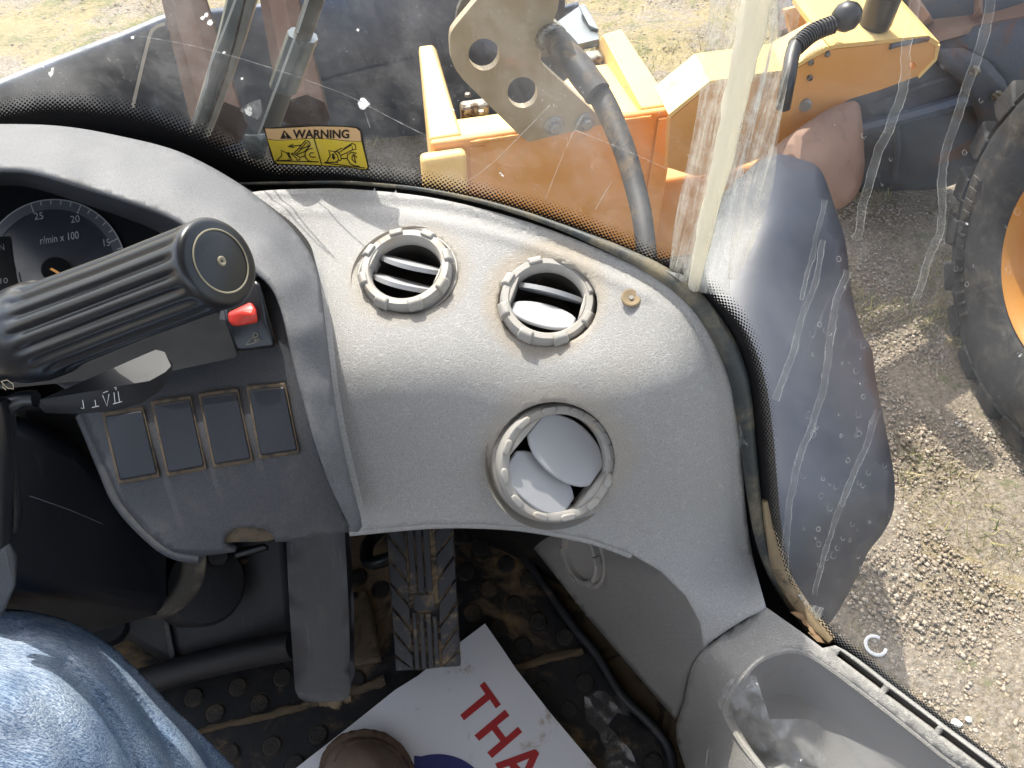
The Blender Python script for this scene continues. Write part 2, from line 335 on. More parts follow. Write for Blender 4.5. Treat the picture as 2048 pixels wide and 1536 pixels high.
# ground
M_ground, nt, b = newmat('gravel_ground'); pos = wpos(nt)
g1 = mixc(nt, ramp(nt, noise(nt, pos, 1.2, 6, .65), .35, .65), (.28, .21, .14), (.37, .30, .22))
vo = N(nt, 'TexVoronoi'); vo.inputs['Scale'].default_value = 38; L(nt, pos, vo.inputs[0])
g2 = mixc(nt, math_(nt, 'MULTIPLY', ramp(nt, N(nt, 'SeparateColor').outputs[0] if 0 else vo.outputs['Distance'], .2, .6), .5), (.42, .37, .30), g1)
g3 = mixc(nt, ramp(nt, noise(nt, pos, 60, 5, .7), .4, .7), g2, (.20, .165, .12))
sy = N(nt, 'SeparateXYZ'); L(nt, pos, sy.inputs[0]); yb = math_(nt, 'MULTIPLY', ramp(nt, sy.outputs[1], 3.2, 5.5), .14)
g4 = mixc(nt, math_(nt, 'MULTIPLY', ramp(nt, math_(nt, 'ADD', yb, noise(nt, pos, 1.7, 6, .75, .6)), .54, .68), .75), g3, (.40, .32, .15))
g5 = mixc(nt, math_(nt, 'MULTIPLY', ramp(nt, math_(nt, 'ADD', math_(nt, 'MULTIPLY', yb, .45), noise(nt, pos, 2.9, 6, .75, .9)), .56, .68), .6), g4, (.15, .18, .07))
L(nt, g5, b.inputs['Base Color']); b.inputs['Roughness'].default_value = .95; b.inputs['Specular IOR Level'].default_value = .1
bn = N(nt, 'Bump'); bn.inputs['Strength'].default_value = 1; bn.inputs['Distance'].default_value = .02
L(nt, math_(nt, 'ADD', noise(nt, pos, 45, 7, .75), math_(nt, 'MULTIPLY', vo.outputs['Distance'], -.4)), bn.inputs['Height']); L(nt, bn.outputs[0], b.inputs['Normal'])
def islmat(name, cols, rough=.9):
    m, nt, b = newmat(name); g = N(nt, 'NewGeometry'); cr = N(nt, 'ValToRGB'); L(nt, g.outputs['Random Per Island'], cr.inputs[0])
    cr.color_ramp.elements.remove(cr.color_ramp.elements[1])
    cr.color_ramp.elements[0].color = (*cols[0], 1)
    for i, c in enumerate(cols[1:]): e = cr.color_ramp.elements.new((i + 1) / (len(cols) - 1)); e.color = (*c, 1)
    L(nt, cr.outputs[0], b.inputs['Base Color']); b.inputs['Roughness'].default_value = rough; b.inputs['Specular IOR Level'].default_value = .2
    return m
M_peb = islmat('pebbles', [(.26, .20, .14), (.42, .36, .28), (.33, .27, .20), (.50, .44, .36), (.22, .17, .12), (.40, .34, .27)])
M_grass = islmat('grass_blades', [(.42, .35, .17), (.30, .28, .11), (.48, .40, .22), (.12, .17, .05), (.45, .38, .2), (.2, .22, .08)])
# glass
def glassmat(name, dirt, streak=0.0, tint=(.78, .79, .78), haze=.05, gl=.05):
    m = bpy.data.materials.new(name); m.use_nodes = True; nt = m.node_tree; nt.nodes.clear(); out = N(nt, 'OutputMaterial'); pos = wpos(nt)
    tr = N(nt, 'BsdfTransparent'); tr.inputs[0].default_value = (*tint, 1); df = N(nt, 'BsdfDiffuse'); df.inputs[0].default_value = (.75, .75, .74, 1)
    tl = N(nt, 'BsdfTranslucent'); tl.inputs[0].default_value = (.75, .75, .73, 1); dd = N(nt, 'MixShader'); L(nt, df.outputs[0], dd.inputs[1]); L(nt, tl.outputs[0], dd.inputs[2]); dd.inputs[0].default_value = .45
    sp = ramp(nt, noise(nt, pos, 420, 2, .5), .66, .74); big = ramp(nt, noise(nt, pos, 5, 6, .7), .35, .75)
    film = math_(nt, 'MULTIPLY', big, haze)
    f = math_(nt, 'MULTIPLY_ADD', math_(nt, 'MULTIPLY', sp, math_(nt, 'MULTIPLY_ADD', big, .7, .3)), dirt, film)
    fl = ramp(nt, noise(nt, pos, 95, 3, .6), .745, .77); f = math_(nt, 'MULTIPLY_ADD', fl, .75, f)
    mpv = N(nt, 'Mapping'); mpv.inputs['Scale'].default_value = (160, 160, 7); L(nt, pos, mpv.inputs[0])
    st = ramp(nt, noise(nt, mpv.outputs[0], 1, 4, .6), .62, .78); f = math_(nt, 'MULTIPLY_ADD', math_(nt, 'MULTIPLY', st, big), .12 + streak, f)
    mx = N(nt, 'MixShader'); L(nt, math_(nt, 'MINIMUM', f, .9), mx.inputs[0]); L(nt, tr.outputs[0], mx.inputs[1]); L(nt, dd.outputs[0], mx.inputs[2])
    gs = N(nt, 'BsdfGlossy'); gs.inputs['Roughness'].default_value = .06; m2 = N(nt, 'MixShader'); m2.inputs[0].default_value = gl
    L(nt, mx.outputs[0], m2.inputs[1]); L(nt, gs.outputs[0], m2.inputs[2]); L(nt, m2.outputs[0], out.inputs[0]); return m
M_glass = glassmat('windscreen_glass', .30, .0, haze=.20)
M_glass2 = glassmat('side_glass', .10, .0, haze=.09)
def filmmat(name, col, op, streak=1.0, rough=.25, gl=.12):
    m = bpy.data.materials.new(name); m.use_nodes = True; nt = m.node_tree; nt.nodes.clear(); out = N(nt, 'OutputMaterial'); pos = wpos(nt)
    tr = N(nt, 'BsdfTransparent'); tr.inputs[0].default_value = (.97, .97, .95, 1)
    df = N(nt, 'BsdfDiffuse'); df.inputs[0].default_value = (*col, 1); tl = N(nt, 'BsdfTranslucent'); tl.inputs[0].default_value = (*col, 1); dd = N(nt, 'MixShader'); L(nt, df.outputs[0], dd.inputs[1]); L(nt, tl.outputs[0], dd.inputs[2])
    mpv = N(nt, 'Mapping'); mpv.inputs['Scale'].default_value = (170, 170, 9); L(nt, pos, mpv.inputs[0])
    st = ramp(nt, noise(nt, mpv.outputs[0], 1, 5, .65, .5), .35, .75); bl = ramp(nt, noise(nt, pos, 60, 5, .7), .35, .75)
    f = math_(nt, 'MULTIPLY', math_(nt, 'ADD', math_(nt, 'MULTIPLY', st, streak), math_(nt, 'MULTIPLY', bl, .5)), op, clamp=True)
    mx = N(nt, 'MixShader'); L(nt, math_(nt, 'MINIMUM', math_(nt, 'ADD', f, .03), .97), mx.inputs[0]); L(nt, tr.outputs[0], mx.inputs[1]); L(nt, dd.outputs[0], mx.inputs[2])
    gs = N(nt, 'BsdfGlossy'); gs.inputs['Roughness'].default_value = rough
    bn = N(nt, 'Bump'); bn.inputs['Strength'].default_value = .6; bn.inputs['Distance'].default_value = .002; L(nt, bl, bn.inputs['Height']); L(nt, bn.outputs[0], gs.inputs['Normal'])
    m2 = N(nt, 'MixShader'); m2.inputs[0].default_value = gl; L(nt, mx.outputs[0], m2.inputs[1]); L(nt, gs.outputs[0], m2.inputs[2]); L(nt, m2.outputs[0], out.inputs[0]); return m
M_tape = filmmat('clear_tape', (.78, .74, .64), .6, 1.0)
M_tape2 = filmmat('cloudy_tape', (.72, .72, .67), 1.0, .8)
M_film = filmmat('plastic_film', (.8, .82, .86), .16, .4, .15, .13)
M_dried = filmmat('dried_water', (.75, .76, .76), .11, .3, .5, .02)
M_driededge = filmmat('dried_water_edge', (.85, .85, .83), .45, .6, .5, .02)
M_bead = mat('sealant_bead', (.88, .85, .77), .45, .08, 20, dust=(.5, .38, .2), dl=.6, dh=.8, ds=30)
nt = M_bead.node_tree; b = nt.nodes['Principled BSDF']; o_ = nt.nodes['Material Output']; tl = N(nt, 'BsdfTranslucent'); tl.inputs[0].default_value = (.9, .86, .74, 1); mx = N(nt, 'MixShader'); mx.inputs[0].default_value = .55
L(nt, b.outputs[0], mx.inputs[1]); L(nt, tl.outputs[0], mx.inputs[2]); L(nt, mx.outputs[0], o_.inputs[0])
M_spat = mat('white_droppings', (.85, .85, .83), .8, .05)
nt = M_spat.node_tree; b = nt.nodes['Principled BSDF']; o_ = nt.nodes['Material Output']; tl = N(nt, 'BsdfTranslucent'); tl.inputs[0].default_value = (.9, .9, .88, 1); mx = N(nt, 'MixShader'); mx.inputs[0].default_value = .6
L(nt, b.outputs[0], mx.inputs[1]); L(nt, tl.outputs[0], mx.inputs[2]); L(nt, mx.outputs[0], o_.inputs[0])
# frit dots
M_frit = bpy.data.materials.new('frit_print'); M_frit.use_nodes = True; nt = M_frit.node_tree; nt.nodes.clear(); out = N(nt, 'OutputMaterial')
uvn = N(nt, 'UVMap', uv_map='uv'); sx = N(nt, 'SeparateXYZ'); L(nt, uvn.outputs[0], sx.inputs[0]); px_, py_ = sx.outputs[0], sx.outputs[1]
def dotd(off):
    a = math_(nt, 'SUBTRACT', math_(nt, 'FRACT', math_(nt, 'ADD', px_, off)), .5); c = math_(nt, 'SUBTRACT', math_(nt, 'FRACT', math_(nt, 'ADD', py_, off)), .5)
    return math_(nt, 'SQRT', math_(nt, 'ADD', math_(nt, 'MULTIPLY', a, a), math_(nt, 'MULTIPLY', c, c)))
dd = math_(nt, 'MINIMUM', dotd(0), dotd(.5)); rr = math_(nt, 'MULTIPLY_ADD', py_, -.085, .44)
dot = math_(nt, 'LESS_THAN', dd, rr); solid = math_(nt, 'LESS_THAN', py_, 0.0); mk_ = math_(nt, 'MAXIMUM', dot, solid)
tr = N(nt, 'BsdfTransparent'); bk = N(nt, 'BsdfPrincipled'); bk.inputs['Roughness'].default_value = .5
pos = wpos(nt); L(nt, mixc(nt, ramp(nt, noise(nt, pos, 130, 4, .7), .68, .8), (.004, .004, .005), (.08, .075, .06)), bk.inputs['Base Color'])
mx = N(nt, 'MixShader'); L(nt, mk_, mx.inputs[0]); L(nt, tr.outputs[0], mx.inputs[1]); L(nt, bk.outputs[0], mx.inputs[2]); L(nt, mx.outputs[0], out.inputs[0])
M_styel = mat('sticker_yellow', (.72, .53, .05), .4, .06, 30, dust=(.75, .62, .2), dl=.5, dh=.8, ds=40)
M_storg = mat('sticker_orange', (.72, .46, .22), .4, .06, 30)
M_ink = mat('sticker_ink', (.02, .015, .01), .5, .1)
M_white = mat('white_print', (.7, .7, .7), .6, .05)
# ------------------------------------------------------------------ windscreen plan curve and depth
plan = cat([(-1.25, .74), (-.9, .80), (-.556, .786), (-.3, .735), (-.085, .653), (.06, .575), (.155, .5), (.24, .41), (.31, .31), (.38, .17), (.43, 0), (.46, -.2), (.48, -.5)], step=.012)
pang = np.arctan2(plan[:, 0], plan[:, 1]); SEAM = math.atan2(.155, .5)
def G(px, py):
    r = ray(px, py); a = np.arctan2(r[..., 0], r[..., 1]); x = np.interp(a, pang, plan[:, 0]); y = np.interp(a, pang, plan[:, 1])
    return np.hypot(x, y) / np.hypot(r[..., 0], r[..., 1])
# frit: solid-band outer edge in the photograph
E_solid = cat([(-160, 262), (0, 236), (100, 222), (200, 228), (300, 248), (400, 285), (500, 332), (560, 348), (700, 352), (850, 378), (1000, 410), (1150, 457), (1290, 517), (1355, 541), (1416, 588), (1461, 630), (1485, 672), (1502, 718), (1512, 762), (1520, 815), (1527, 880), (1533, 960), (1540, 1040), (1552, 1110), (1572, 1175), (1603, 1222), (1638, 1253), (1666, 1284), (1710, 1316), (1768, 1366), (1826, 1410), (1895, 1462), (1980, 1527), (2100, 1620)], step=12)
tg = np.gradient(E_solid, axis=0); tg /= np.linalg.norm(tg, axis=1)[:, None]; nr = np.stack([tg[:, 1], -tg[:, 0]], -1)
wid = np.interp(E_solid[:, 0] + E_solid[:, 1] * .3, [0, 500, 1500, 1950, 2400], [38, 42, 34, 27, 26])
inw = np.interp(np.arange(len(E_solid)) / len(E_solid), [0, .2, .35, .62, .75, 1], [120, 120, 60, 46, 60, 36])
rows = [E_solid - nr * inw[:, None], E_solid, E_solid + nr * wid[:, None]]
# ================================================================== OUTSIDE
def grid(name, x0, x1, y0, y1, n, m, z, mt, amp=0):
    xs, ys = np.meshgrid(np.linspace(x0, x1, n), np.linspace(y0, y1, m)); zz = np.zeros_like(xs) + z
    if amp:
        for k in range(7):
            a, f_, ph = rng.uniform(0, 6.28), rng.uniform(2, 22), rng.uniform(0, 6.28); zz += amp / f_ * 4 * np.sin((xs * math.cos(a) + ys * math.sin(a)) * f_ + ph)
        zz += rng.normal(0, amp * .35, xs.shape)
    V = np.stack([xs.ravel(), ys.ravel(), zz.ravel()], -1); q = np.arange(n * m).reshape(m, n)
    Fc = np.stack([q[:-1, :-1].ravel(), q[:-1, 1:].ravel(), q[1:, 1:].ravel(), q[1:, :-1].ravel()], -1)
    return mk(name, V, Fc, mt)
far = grid('ground', -60, 60, -40, 120, 3, 3, -.03, M_ground); struct(far); far.name = 'distant_ground'
near = grid('ground', -6, 7, -1.5, 12, 330, 330, 0, M_ground, .010); struct(near)
def scatter(name, regs, total, verts0, faces0, smin, smax, mt, flat=.6, blade=False):
    A = []
    for (x0, x1, y0, y1, wgt) in regs: k = int(total * wgt); A.append(np.stack([rng.uniform(x0, x1, k), rng.uniform(y0, y1, k)], -1))
    c = np.vstack(A); n = len(c)
    if blade or True:
        # clumping field
        fld = sum(np.sin(c[:, 0] * a + c[:, 1] * b_ + p_) for a, b_, p_ in ((2.3, 1.1, .4), (-1.7, 2.9, 2), (4.1, -3.3, 1), (.9, 5.3, 4), (6.7, 2.2, 5)))
        if blade: c = c[fld > .95]; 
        n = len(c)
    s = smin * (smax / smin) ** (rng.random(n) ** 2.2); th = rng.uniform(0, 6.28, n); v0 = np.array(verts0, float); nv = len(v0)
    V = v0[None] * s[:, None, None] * (rng.uniform(.65, 1.35, (n, nv, 1)) if not blade else rng.uniform(.6, 1.4, (n, 1, 1)))
    V[:, :, 2] *= flat
    if blade: V[:, -1, 0] += rng.normal(0, .6, n) * s; V[:, -1, 1] += rng.normal(0, .6, n) * s
    cs, sn = np.cos(th)[:, None], np.sin(th)[:, None]; X = V[:, :, 0] * cs - V[:, :, 1] * sn; Y = V[:, :, 0] * sn + V[:, :, 1] * cs
    V = np.stack([X + c[:, 0:1], Y + c[:, 1:2], V[:, :, 2] + .002], -1).reshape(-1, 3)
    f0 = np.array(faces0); Fc = (f0[None] + (np.arange(n) * nv)[:, None, None]).reshape(-1, 3)
    me = bpy.data.meshes.new(name); me.vertices.add(len(V)); me.vertices.foreach_set('co', V.ravel()); me.loops.add(len(Fc) * 3); me.loops.foreach_set('vertex_index', Fc.ravel().astype(np.int32))
    me.polygons.add(len(Fc)); me.polygons.foreach_set('loop_start', np.arange(0, len(Fc) * 3, 3, dtype=np.int32)); me.polygons.foreach_set('loop_total', np.full(len(Fc), 3, dtype=np.int32)); me.update(calc_edges=True)
    me.materials.append(mt); o = bpy.data.objects.new(name, me); sc.collection.objects.link(o); return o
octv = [(1, 0, 0), (0, 1, 0), (-1, 0, 0), (0, -1, 0), (0, 0, 1), (0, 0, -.6)]; octf = [(0, 1, 4), (1, 2, 4), (2, 3, 4), (3, 0, 4), (1, 0, 5), (2, 1, 5), (3, 2, 5), (0, 3, 5)]
g = scatter('gravel', [(.5, 3.4, .4, 3.6, .75), (.5, 4.5, 3.5, 8, .13), (-6, -.5, 3, 8, .12)], 95000, octv, octf, .0032, .013, M_peb)
tag(g, 'loose pale gravel and small stones strewn over the dirt', 'gravel', kind='stuff')
g = scatter('grass', [(.5, 3.6, .4, 4, .4), (.3, 5, 4, 9, .35), (-6, -.5, 3.5, 9, .25)], 110000, [(-.05, 0, 0), (.05, 0, 0), (0, 0, 1)], [(0, 1, 2)], .025, .07, M_grass, 1, True)
tag(g, 'short dry straw and green grass blades growing in patches on the dirt', 'grass', kind='stuff')
Zp = lambda x, y, z: P(x, y, zpl(z)(x, y))
# white ring and stones on the ground
c = Zp(1752, 1290, .02); t = np.linspace(.9, 5.9, 22)
o = tube('plastic_ring', [(c[0] + .034 * math.cos(a), c[1] + .034 * math.sin(a), .016) for a in t], .006, M_whitep, seg=8, res=.008)
tag(o, 'broken white plastic ring lying on the gravel below the dark fender', 'ring')
for (x, y, r, lb) in ((1913, 1446, .020, 'larger of the two white stones on the gravel at lower right'), (1937, 1439, .013, 'smaller white stone beside the larger white one on the gravel')):
    c = Zp(x, y, .01); q = rng.normal(size=(26, 3)); q /= np.linalg.norm(q, axis=1)[:, None]
    o = hull('stone', c + q * np.array([1, .8, .6]) * r * rng.uniform(.8, 1.1, (26, 1)), M_whitep, bevel=.002); tag(o, lb, 'stone', 'white stones on the gravel')
# --- front frame of the loader (yellow)
K = 1.25; ZF = 2.75 - 1.39 * K          # frame unit and deck height
A = Zp(862, 288, ZF); B = Zp(1350, 219, ZF); ex = (B - A); ex /= np.linalg.norm(ex); ey = np.array([-ex[1], ex[0], 0]); ez = np.array([0, 0, 1.]); WID = np.linalg.norm(B - A) / K
def fp(x, y, z): return A + (ex * x + ey * y + ez * z) * K
fr = thing('front_frame', 'yellow steel front frame box of the loader seen through the windscreen', 'machine frame', tuple(fp(WID / 2, .3, -1.1)))
def fbox(name, x0, x1, y0, y1, z0, z1, m=M_yellow_lit, bv=.012, par=fr, sl=0):
    return hull(name, [fp(x, y, z - (sl * y if k else 0)) for x in (x0, x1) for y in (y0, y1) for k, z in ((0, z0), (1, z1))], m, par, bv)
fbox('front_plate', 0, WID, 0, .03, -.7, 0, M_yellow_shade, .014)
fbox('corner_plate', WID - .055, WID + .006, -.012, .0, -.7, -.02, M_yellow_shade, .004)
fbox('deck_plate', .09, .36, .03, .15, -.05, -.02)
hull('deck_plate', [fp(x, y, z) for x, y in ((.361, .03), (WID - .08, .03), (WID - .09, .36), (.58, .36), (.40, .19), (.361, .15)) for z in (-.05, -.02)], M_yellow_lit, fr, .008)
hull('side_flange', [fp(*q) for q in [(0, .03, -.7), (.05, .03, -.7), (0, .03, .0), (.10, .03, .0), (.055, .50, .05), (.10, .50, .05), (.055, .53, .02), (.115, .53, .02), (.055, .53, -.4), (.115, .53, -.4)]], M_yellow_lit, fr, .010)
hull('side_flange', [fp(*q) for q in [(WID - .10, .03, -.7), (WID, .03, -.7), (WID - .10, .03, .0), (WID, .03, .0), (WID - .105, .43, .05), (WID - .03, .45, .05), (WID - .11, .48, -.02), (WID - .03, .50, -.02), (WID - .11, .48, -.4), (WID - .03, .50, -.4)]], M_yellow_lit, fr, .010)
fbox('lower_body', WID + .006, WID + .42, .06, .30, -.7, -.32, M_yellow_shade, .02)
fbox('stop_block', -.04, .10, -.05, 0, -.17, -.02, M_yellow_lit, .02)
tube('weld_bead', [fp(x, -.004, -.012) for x in np.linspace(.12, WID - .08, 9)], .007, M_yellow_shade, fr, 8, .03, wob=.3)
tube('weld_bead', [fp(.10, -.002, z) for z in np.linspace(-.03, -.6, 7)], .006, M_yellow_shade, fr, 8, .03, wob=.3)
hull('dirty_stripe', [fp(x, y, z) for x in (.115, .165) for y in (-.003, .0) for z in (-.03, -.62)], M_fit and M_yellow_shade, fr, .001)
for x, y in ((.19, .16), (.17, .27)): lathe('bolt_head', [(0, .012), (.012, .012), (.014, .0)], M_fit, fr, fp(x, y, -.02), None, 6)
fbox('pin_lug', .13, .22, .17, .22, -.08, -.0, M_fit, .015)
fbox('pin_lug', WID - .17, WID - .11, .37, .43, -.08, .0, M_fit, .015)
fbox('cross_beam', .12, WID - .12, .16, .30, -.5, -.3, M_bucket, .02)
# --- bracket plate with two round holes
n3 = np.array([ey[0], ey[1], .10]); pd = plane(fp(0, -.022, 0), n3)
def circ(cx, cy, r, n=28, ry=None): return [(cx + r * math.cos(2 * math.pi * k / n), cy + (ry or r) * math.sin(2 * math.pi * k / n)) for k in range(n)]
br = thing('bracket_plate', 'bare steel bracket plate with two round holes bolted to the yellow frame', 'bracket', tuple(P(1130, 260, float(pd(1130, 260)))))
bo = cat([(900, 88), (902, 66), (912, 50)], step=6).tolist() + [(962, -10), (1010, -75), (1110, -90), (1120, -10), (1115, 20), (1098, 62)] + [(1082, 92), (1082, 122), (1088, 132), (1214, 247), (1056, 284), (1036, 268), (925, 158)] + cat([(912, 140), (903, 118), (900, 88)], step=6)[:-1].tolist()
patch('plate', bo, pd, M_steelp, br, step=30, thick=.028, holes=[circ(968, 109, 31, ry=32), circ(1045, 185, 30, ry=31)], smooth=False)
nb = np.array([-ey[0], -ey[1], .0])
for x, y in ((1108, 250), (1170, 243)):
    q = P(x, y, float(pd(x, y))); Mx = frame(nb)
    w_ = lathe('washer', [(0, .001), (.0375, .001), (.040, .006), (.0325, .011), (0, .011)], M_bolt, br, q, Mx, 28)
    lathe('bolt_head', [(0, .012), (.0225, .012), (.0225, .027), (.019, .032), (0, .033)], M_bolt, w_, q, Mx, 6)
back = patch('rear_lug', [(905, 90), (915, 20), (950, -60), (1010, -60), (925, 60)], plane(fp(0, .12, 0), n3), M_wipdk, br, step=30, thick=.02, smooth=False)
# --- hydraulic hose
hs = thing('hydraulic_hose', 'worn black hydraulic hose with steel fitting hanging past the bracket plate', 'hose', tuple(P(1300, 540, 2.375)))
tube('hose', [P(1085, 58, 2.812), P(1115, 85, 2.725), P(1160, 140, 2.650), P(1205, 200, 2.600), P(1245, 290, 2.525), P(1272, 380, 2.462), P(1288, 460, 2.400), P(1300, 600, 2.312), P(1304, 720, 2.15), P(1300, 820, 2.05)], [.0425, .041, .0375, .0325, .030, .0285, .028], M_hose, hs, 16, .03)
tube('sleeve', [P(1118, 88, 2.700), P(1160, 140, 2.625), P(1196, 188, 2.587)], [.0475, .0485, .045], M_hose, hs, 16, .03, wob=.02)
q0, q1 = P(1045, 18, 2.900), P(1092, 66, 2.775)
Mx = frame(q1 - q0); ln = float(np.linalg.norm(q1 - q0))
lathe('fitting', [(0, -.04), (.068, -.04), (.074, 0), (.070, ln * .75), (.0625, ln * .8), (.056, ln), (0, ln)], M_fit, hs, q0, Mx, 6)
lathe('ferrule', [(0, ln * .8), (.054, ln * .8), (.054, ln + .06), (.045, ln + .066), (0, ln + .066)], M_fit, hs, q0, Mx, 20)
# --- yellow boom arm, right
am = thing('boom_arm', 'yellow boom arm reaching up right behind the taped windscreen corner', 'boom arm', tuple(P(1600, 300, 3.125)))
_a, _b = P(1348, 328, 3.025), P(1870, 100, 3.275); ad = plane(_a, np.cross(_b - _a, (0, .12, 1)))
af = [(1335, 335), (1340, 238), (1420, 172), (1500, 160), (1570, 150), (1600, 134), (1655, 102), (1672, 98), (1850, 80), (1872, 94), (1868, 118), (1836, 152), (1760, 180), (1700, 198), (1640, 232), (1570, 290), (1530, 312), (1450, 345), (1390, 352)]
patch('side_plate', af, ad, M_yellow_shade, am, step=60, thick=.02, smooth=False, holes=[circ(1825, 132, 8, 12), circ(1620, 156, 7, 12)])
bk_ = Zp(1785, 10, 1.15) - Zp(1868, 84, 1.15)
bk_[2] = 0.03
def topband(name, pts, m, k0=0.0, k1=1.0, up=0):
    q = P(np.array([p[0] for p in pts]), np.array([p[1] for p in pts]), ad(np.array([p[0] for p in pts], float), np.array([p[1] for p in pts], float)) - 0.004)
    V = np.vstack([q + bk_ * k0, q + bk_ * k1]); V[:, 2] += up; n = len(q); return mk(name, V, [(i, i + 1, n + i + 1, n + i) for i in range(n - 1)], m, am, False, thick=.018, off=1)
topband('top_plate', [(1340, 236), (1420, 170), (1500, 158), (1570, 148), (1600, 132), (1655, 101)], M_yellow_lit, 0, .5)
topband('top_plate', [(1655, 101), (1672, 97), (1850, 79), (1872, 93)], M_yellow_lit)
topband('nose_plate', [(1872, 93), (1868, 118), (1836, 152)], M_yellow_lit)
patch('rear_side_plate', [(1570, 20), (1600, 12), (1690, 18), (1780, 8), (1800, 20), (1760, 60), (1600, 130)], lambda x, y: ad(x, y) + .52, M_yellow_lit, am, step=60, thick=.02, smooth=False)
# weld bead, bolt heads
tube('weld_bead', [P(x, y, float(ad(x, y)) - .006) for x, y in ((1780, 93), (1800, 88), (1830, 82), (1856, 78))], .010, M_rust, am, 8, .012, wob=.25)
q = P(1611, 208, float(ad(1611, 208)) - .003); lathe('bolt_head', [(0, .02), (.022, .02), (.024, .016), (.024, 0)], M_bolt, am, q, frame(-np.array(ray(1611, 208)) * [1, 1, 0]), 20)
for x, y in ((1620, 156), (1622, 125), (1655, 108)): 
    q = P(x, y, float(ad(x, y)) - .003); lathe('plug', [(0, .012), (.009, .012), (.012, .0)], M_fit, am, q, frame(-np.array(ray(x, y))), 10)
# black work-light housing + corrugated conduit on the arm
cn = thing('cable_connector', 'black round connector and corrugated conduit on top of the yellow arm', 'connector', tuple(P(1700, 60, 3.125)))
tube('conduit', [P(1566, 215, 2.950), P(1576, 160, 2.875), P(1590, 95, 2.913), P(1625, 66, 2.950), P(1668, 48, 2.950)], .0275, M_conduit, cn, 12, .015)
pth = cat([P(1590, 95, 2.913), P(1625, 66, 2.950), P(1668, 48, 2.950)], step=.014)
for i in range(1, len(pth) - 1):
    lathe('conduit_ring', [(.026, -.004), (.034, -.0025), (.034, .0025), (.026, .004)], M_conduit, cn, pth[i], frame(pth[i + 1] - pth[i - 1]), 14)
lathe('ball_elbow', [(0, -.056), (.025, -.05), (.046, -.03), (.054, 0), (.046, .03), (.025, .05), (0, .056)], M_conduit, cn, P(1693, 33, 2.950), frame((.5, -.3, .8)), 24)
lathe('lamp_socket', [(0, 0), (.057, 0), (.062, .015), (.062, .125), (.077, .137), (.08, .40), (0, .41)], M_conduit, cn, P(1748, 52, 3.150), frame((0.02, .0, 1)), 28)
# --- dark grey-blue bucket, left
bu = thing('loader_bucket', 'big scuffed dark blue-grey bucket beyond the front frame', 'bucket', (-1.2, 3.3, 0))
def yD(pts, k=1.0): return [(x, y, k * yy / ((768 - y) / F * SN + CS)) for x, y, yy in pts]
bd = rbf(yD([(-80, 212, 2.5), (0, 180, 2.6), (330, 45, 3.1), (265, 215, 3.18), (440, 20, 3.25), (640, -40, 3.48), (900, -60, 3.55), (1100, -60, 3.6), (900, 330, 3.75), (300, 420, 3.35), (-80, 420, 2.65), (600, 200, 3.5), (700, 420, 3.7), (1100, 250, 3.8), (700, 110, 3.42), (900, 90, 3.5)], 1.17))
patch('back_shell', [(-80, 212), (0, 180), (120, 130), (250, 80), (330, 45), (400, 22), (430, 30), (560, 12), (640, -12), (760, -50), (1000, -70), (1130, -70), (1130, 20), (1160, 12), (1172, 62), (1160, 200), (1150, 420), (-80, 420)], bd, M_bucket, bu, step=40, thick=.04)
strokes('edge_highlight', [cat([(330, 47), (305, 60), (292, 100), (265, 215)], step=10)], 7, bd, M_wiperedge, bu, -.012)  # bright stroke painted along the bucket edge as its highlight
strokes('wear_strip', [cat([(560, 205), (700, 160), (880, 120)], step=20)], 26, bd, M_bucket, bu, -.02)
patch('corner_lip', [(1088, 62), (1150, 18), (1168, 6), (1180, 25), (1192, 48), (1198, 78), (1140, 92), (1070, 104)], pl3((1100, 60, 3.7), (1180, 20, 3.75), (1180, 80, 3.5)), M_wiper, bu, step=30, thick=.03, smooth=False)
hull('corner_tooth', [P(x, y, D) for x, y, D in ((1155, 8, 3.69), (1172, 10, 3.69), (1192, 50, 3.55), (1180, 55, 3.55), (1160, 20, 3.76), (1195, 70, 3.63), (1199, 60, 3.51))], M_wiper, bu, .01)
# --- rusty bucket, right
rb = thing('rusty_bucket', 'rust-stained dark steel bucket with flat top ledge beyond the yellow arm', 'bucket', (2.6, 3.4, 0))
rd = rbf(yD([(1640, 60, 3.2), (1900, 60, 3.2), (2150, 20, 3.25), (1640, 230, 3.08), (1900, 230, 3.08), (2150, 230, 3.1), (1660, 330, 3.18), (1900, 330, 3.18), (1660, 420, 3.42), (1900, 400, 3.42), (2150, 380, 3.45)], 1.12))
patch('belly_shell', [(1600, 130), (1700, 90), (1790, 82), (1870, 72), (1960, 50), (2048, 35), (2160, 20), (2160, 420), (1960, 350), (1900, 372), (1800, 398), (1700, 412), (1600, 430)], rd, M_rust, rb, step=40, thick=.05)
patch('top_ledge', [(1600, 70), (1790, 30), (1850, 40), (1985, 25), (2160, -30), (2160, 12), (2048, 32), (1960, 48), (1870, 72), (1790, 82), (1700, 96), (1600, 130)], pl3((1700, 95, 3.63), (2048, 30, 3.67), (1900, 30, 3.83)), M_brown, rb, step=50, thick=.03, smooth=False)
patch('upper_wall', [(1560, 60), (1560, -120), (2200, -120), (2200, -22), (1985, 25), (1850, 40), (1790, 30)], pl3((1600, 60, 3.8), (2100, 0, 3.92), (1900, -100, 4.1)), M_rust, rb, step=60, thick=.04, smooth=False)
for a, b_, c_ in (((1800, -40), (1862, 45), (1832, 62)), ((1952, -40), (1960, 30), (1945, 40))):
    hull('stiffener_rib', [P(a[0], a[1], 3.92), P(a[0] + 14, a[1], 3.92), P(b_[0], b_[1], 3.67), P(c_[0], c_[1], 3.67), P(b_[0], b_[1] - 14, 3.45), P(b_[0] + 6, b_[1], 3.76)], M_brown, rb, .006)
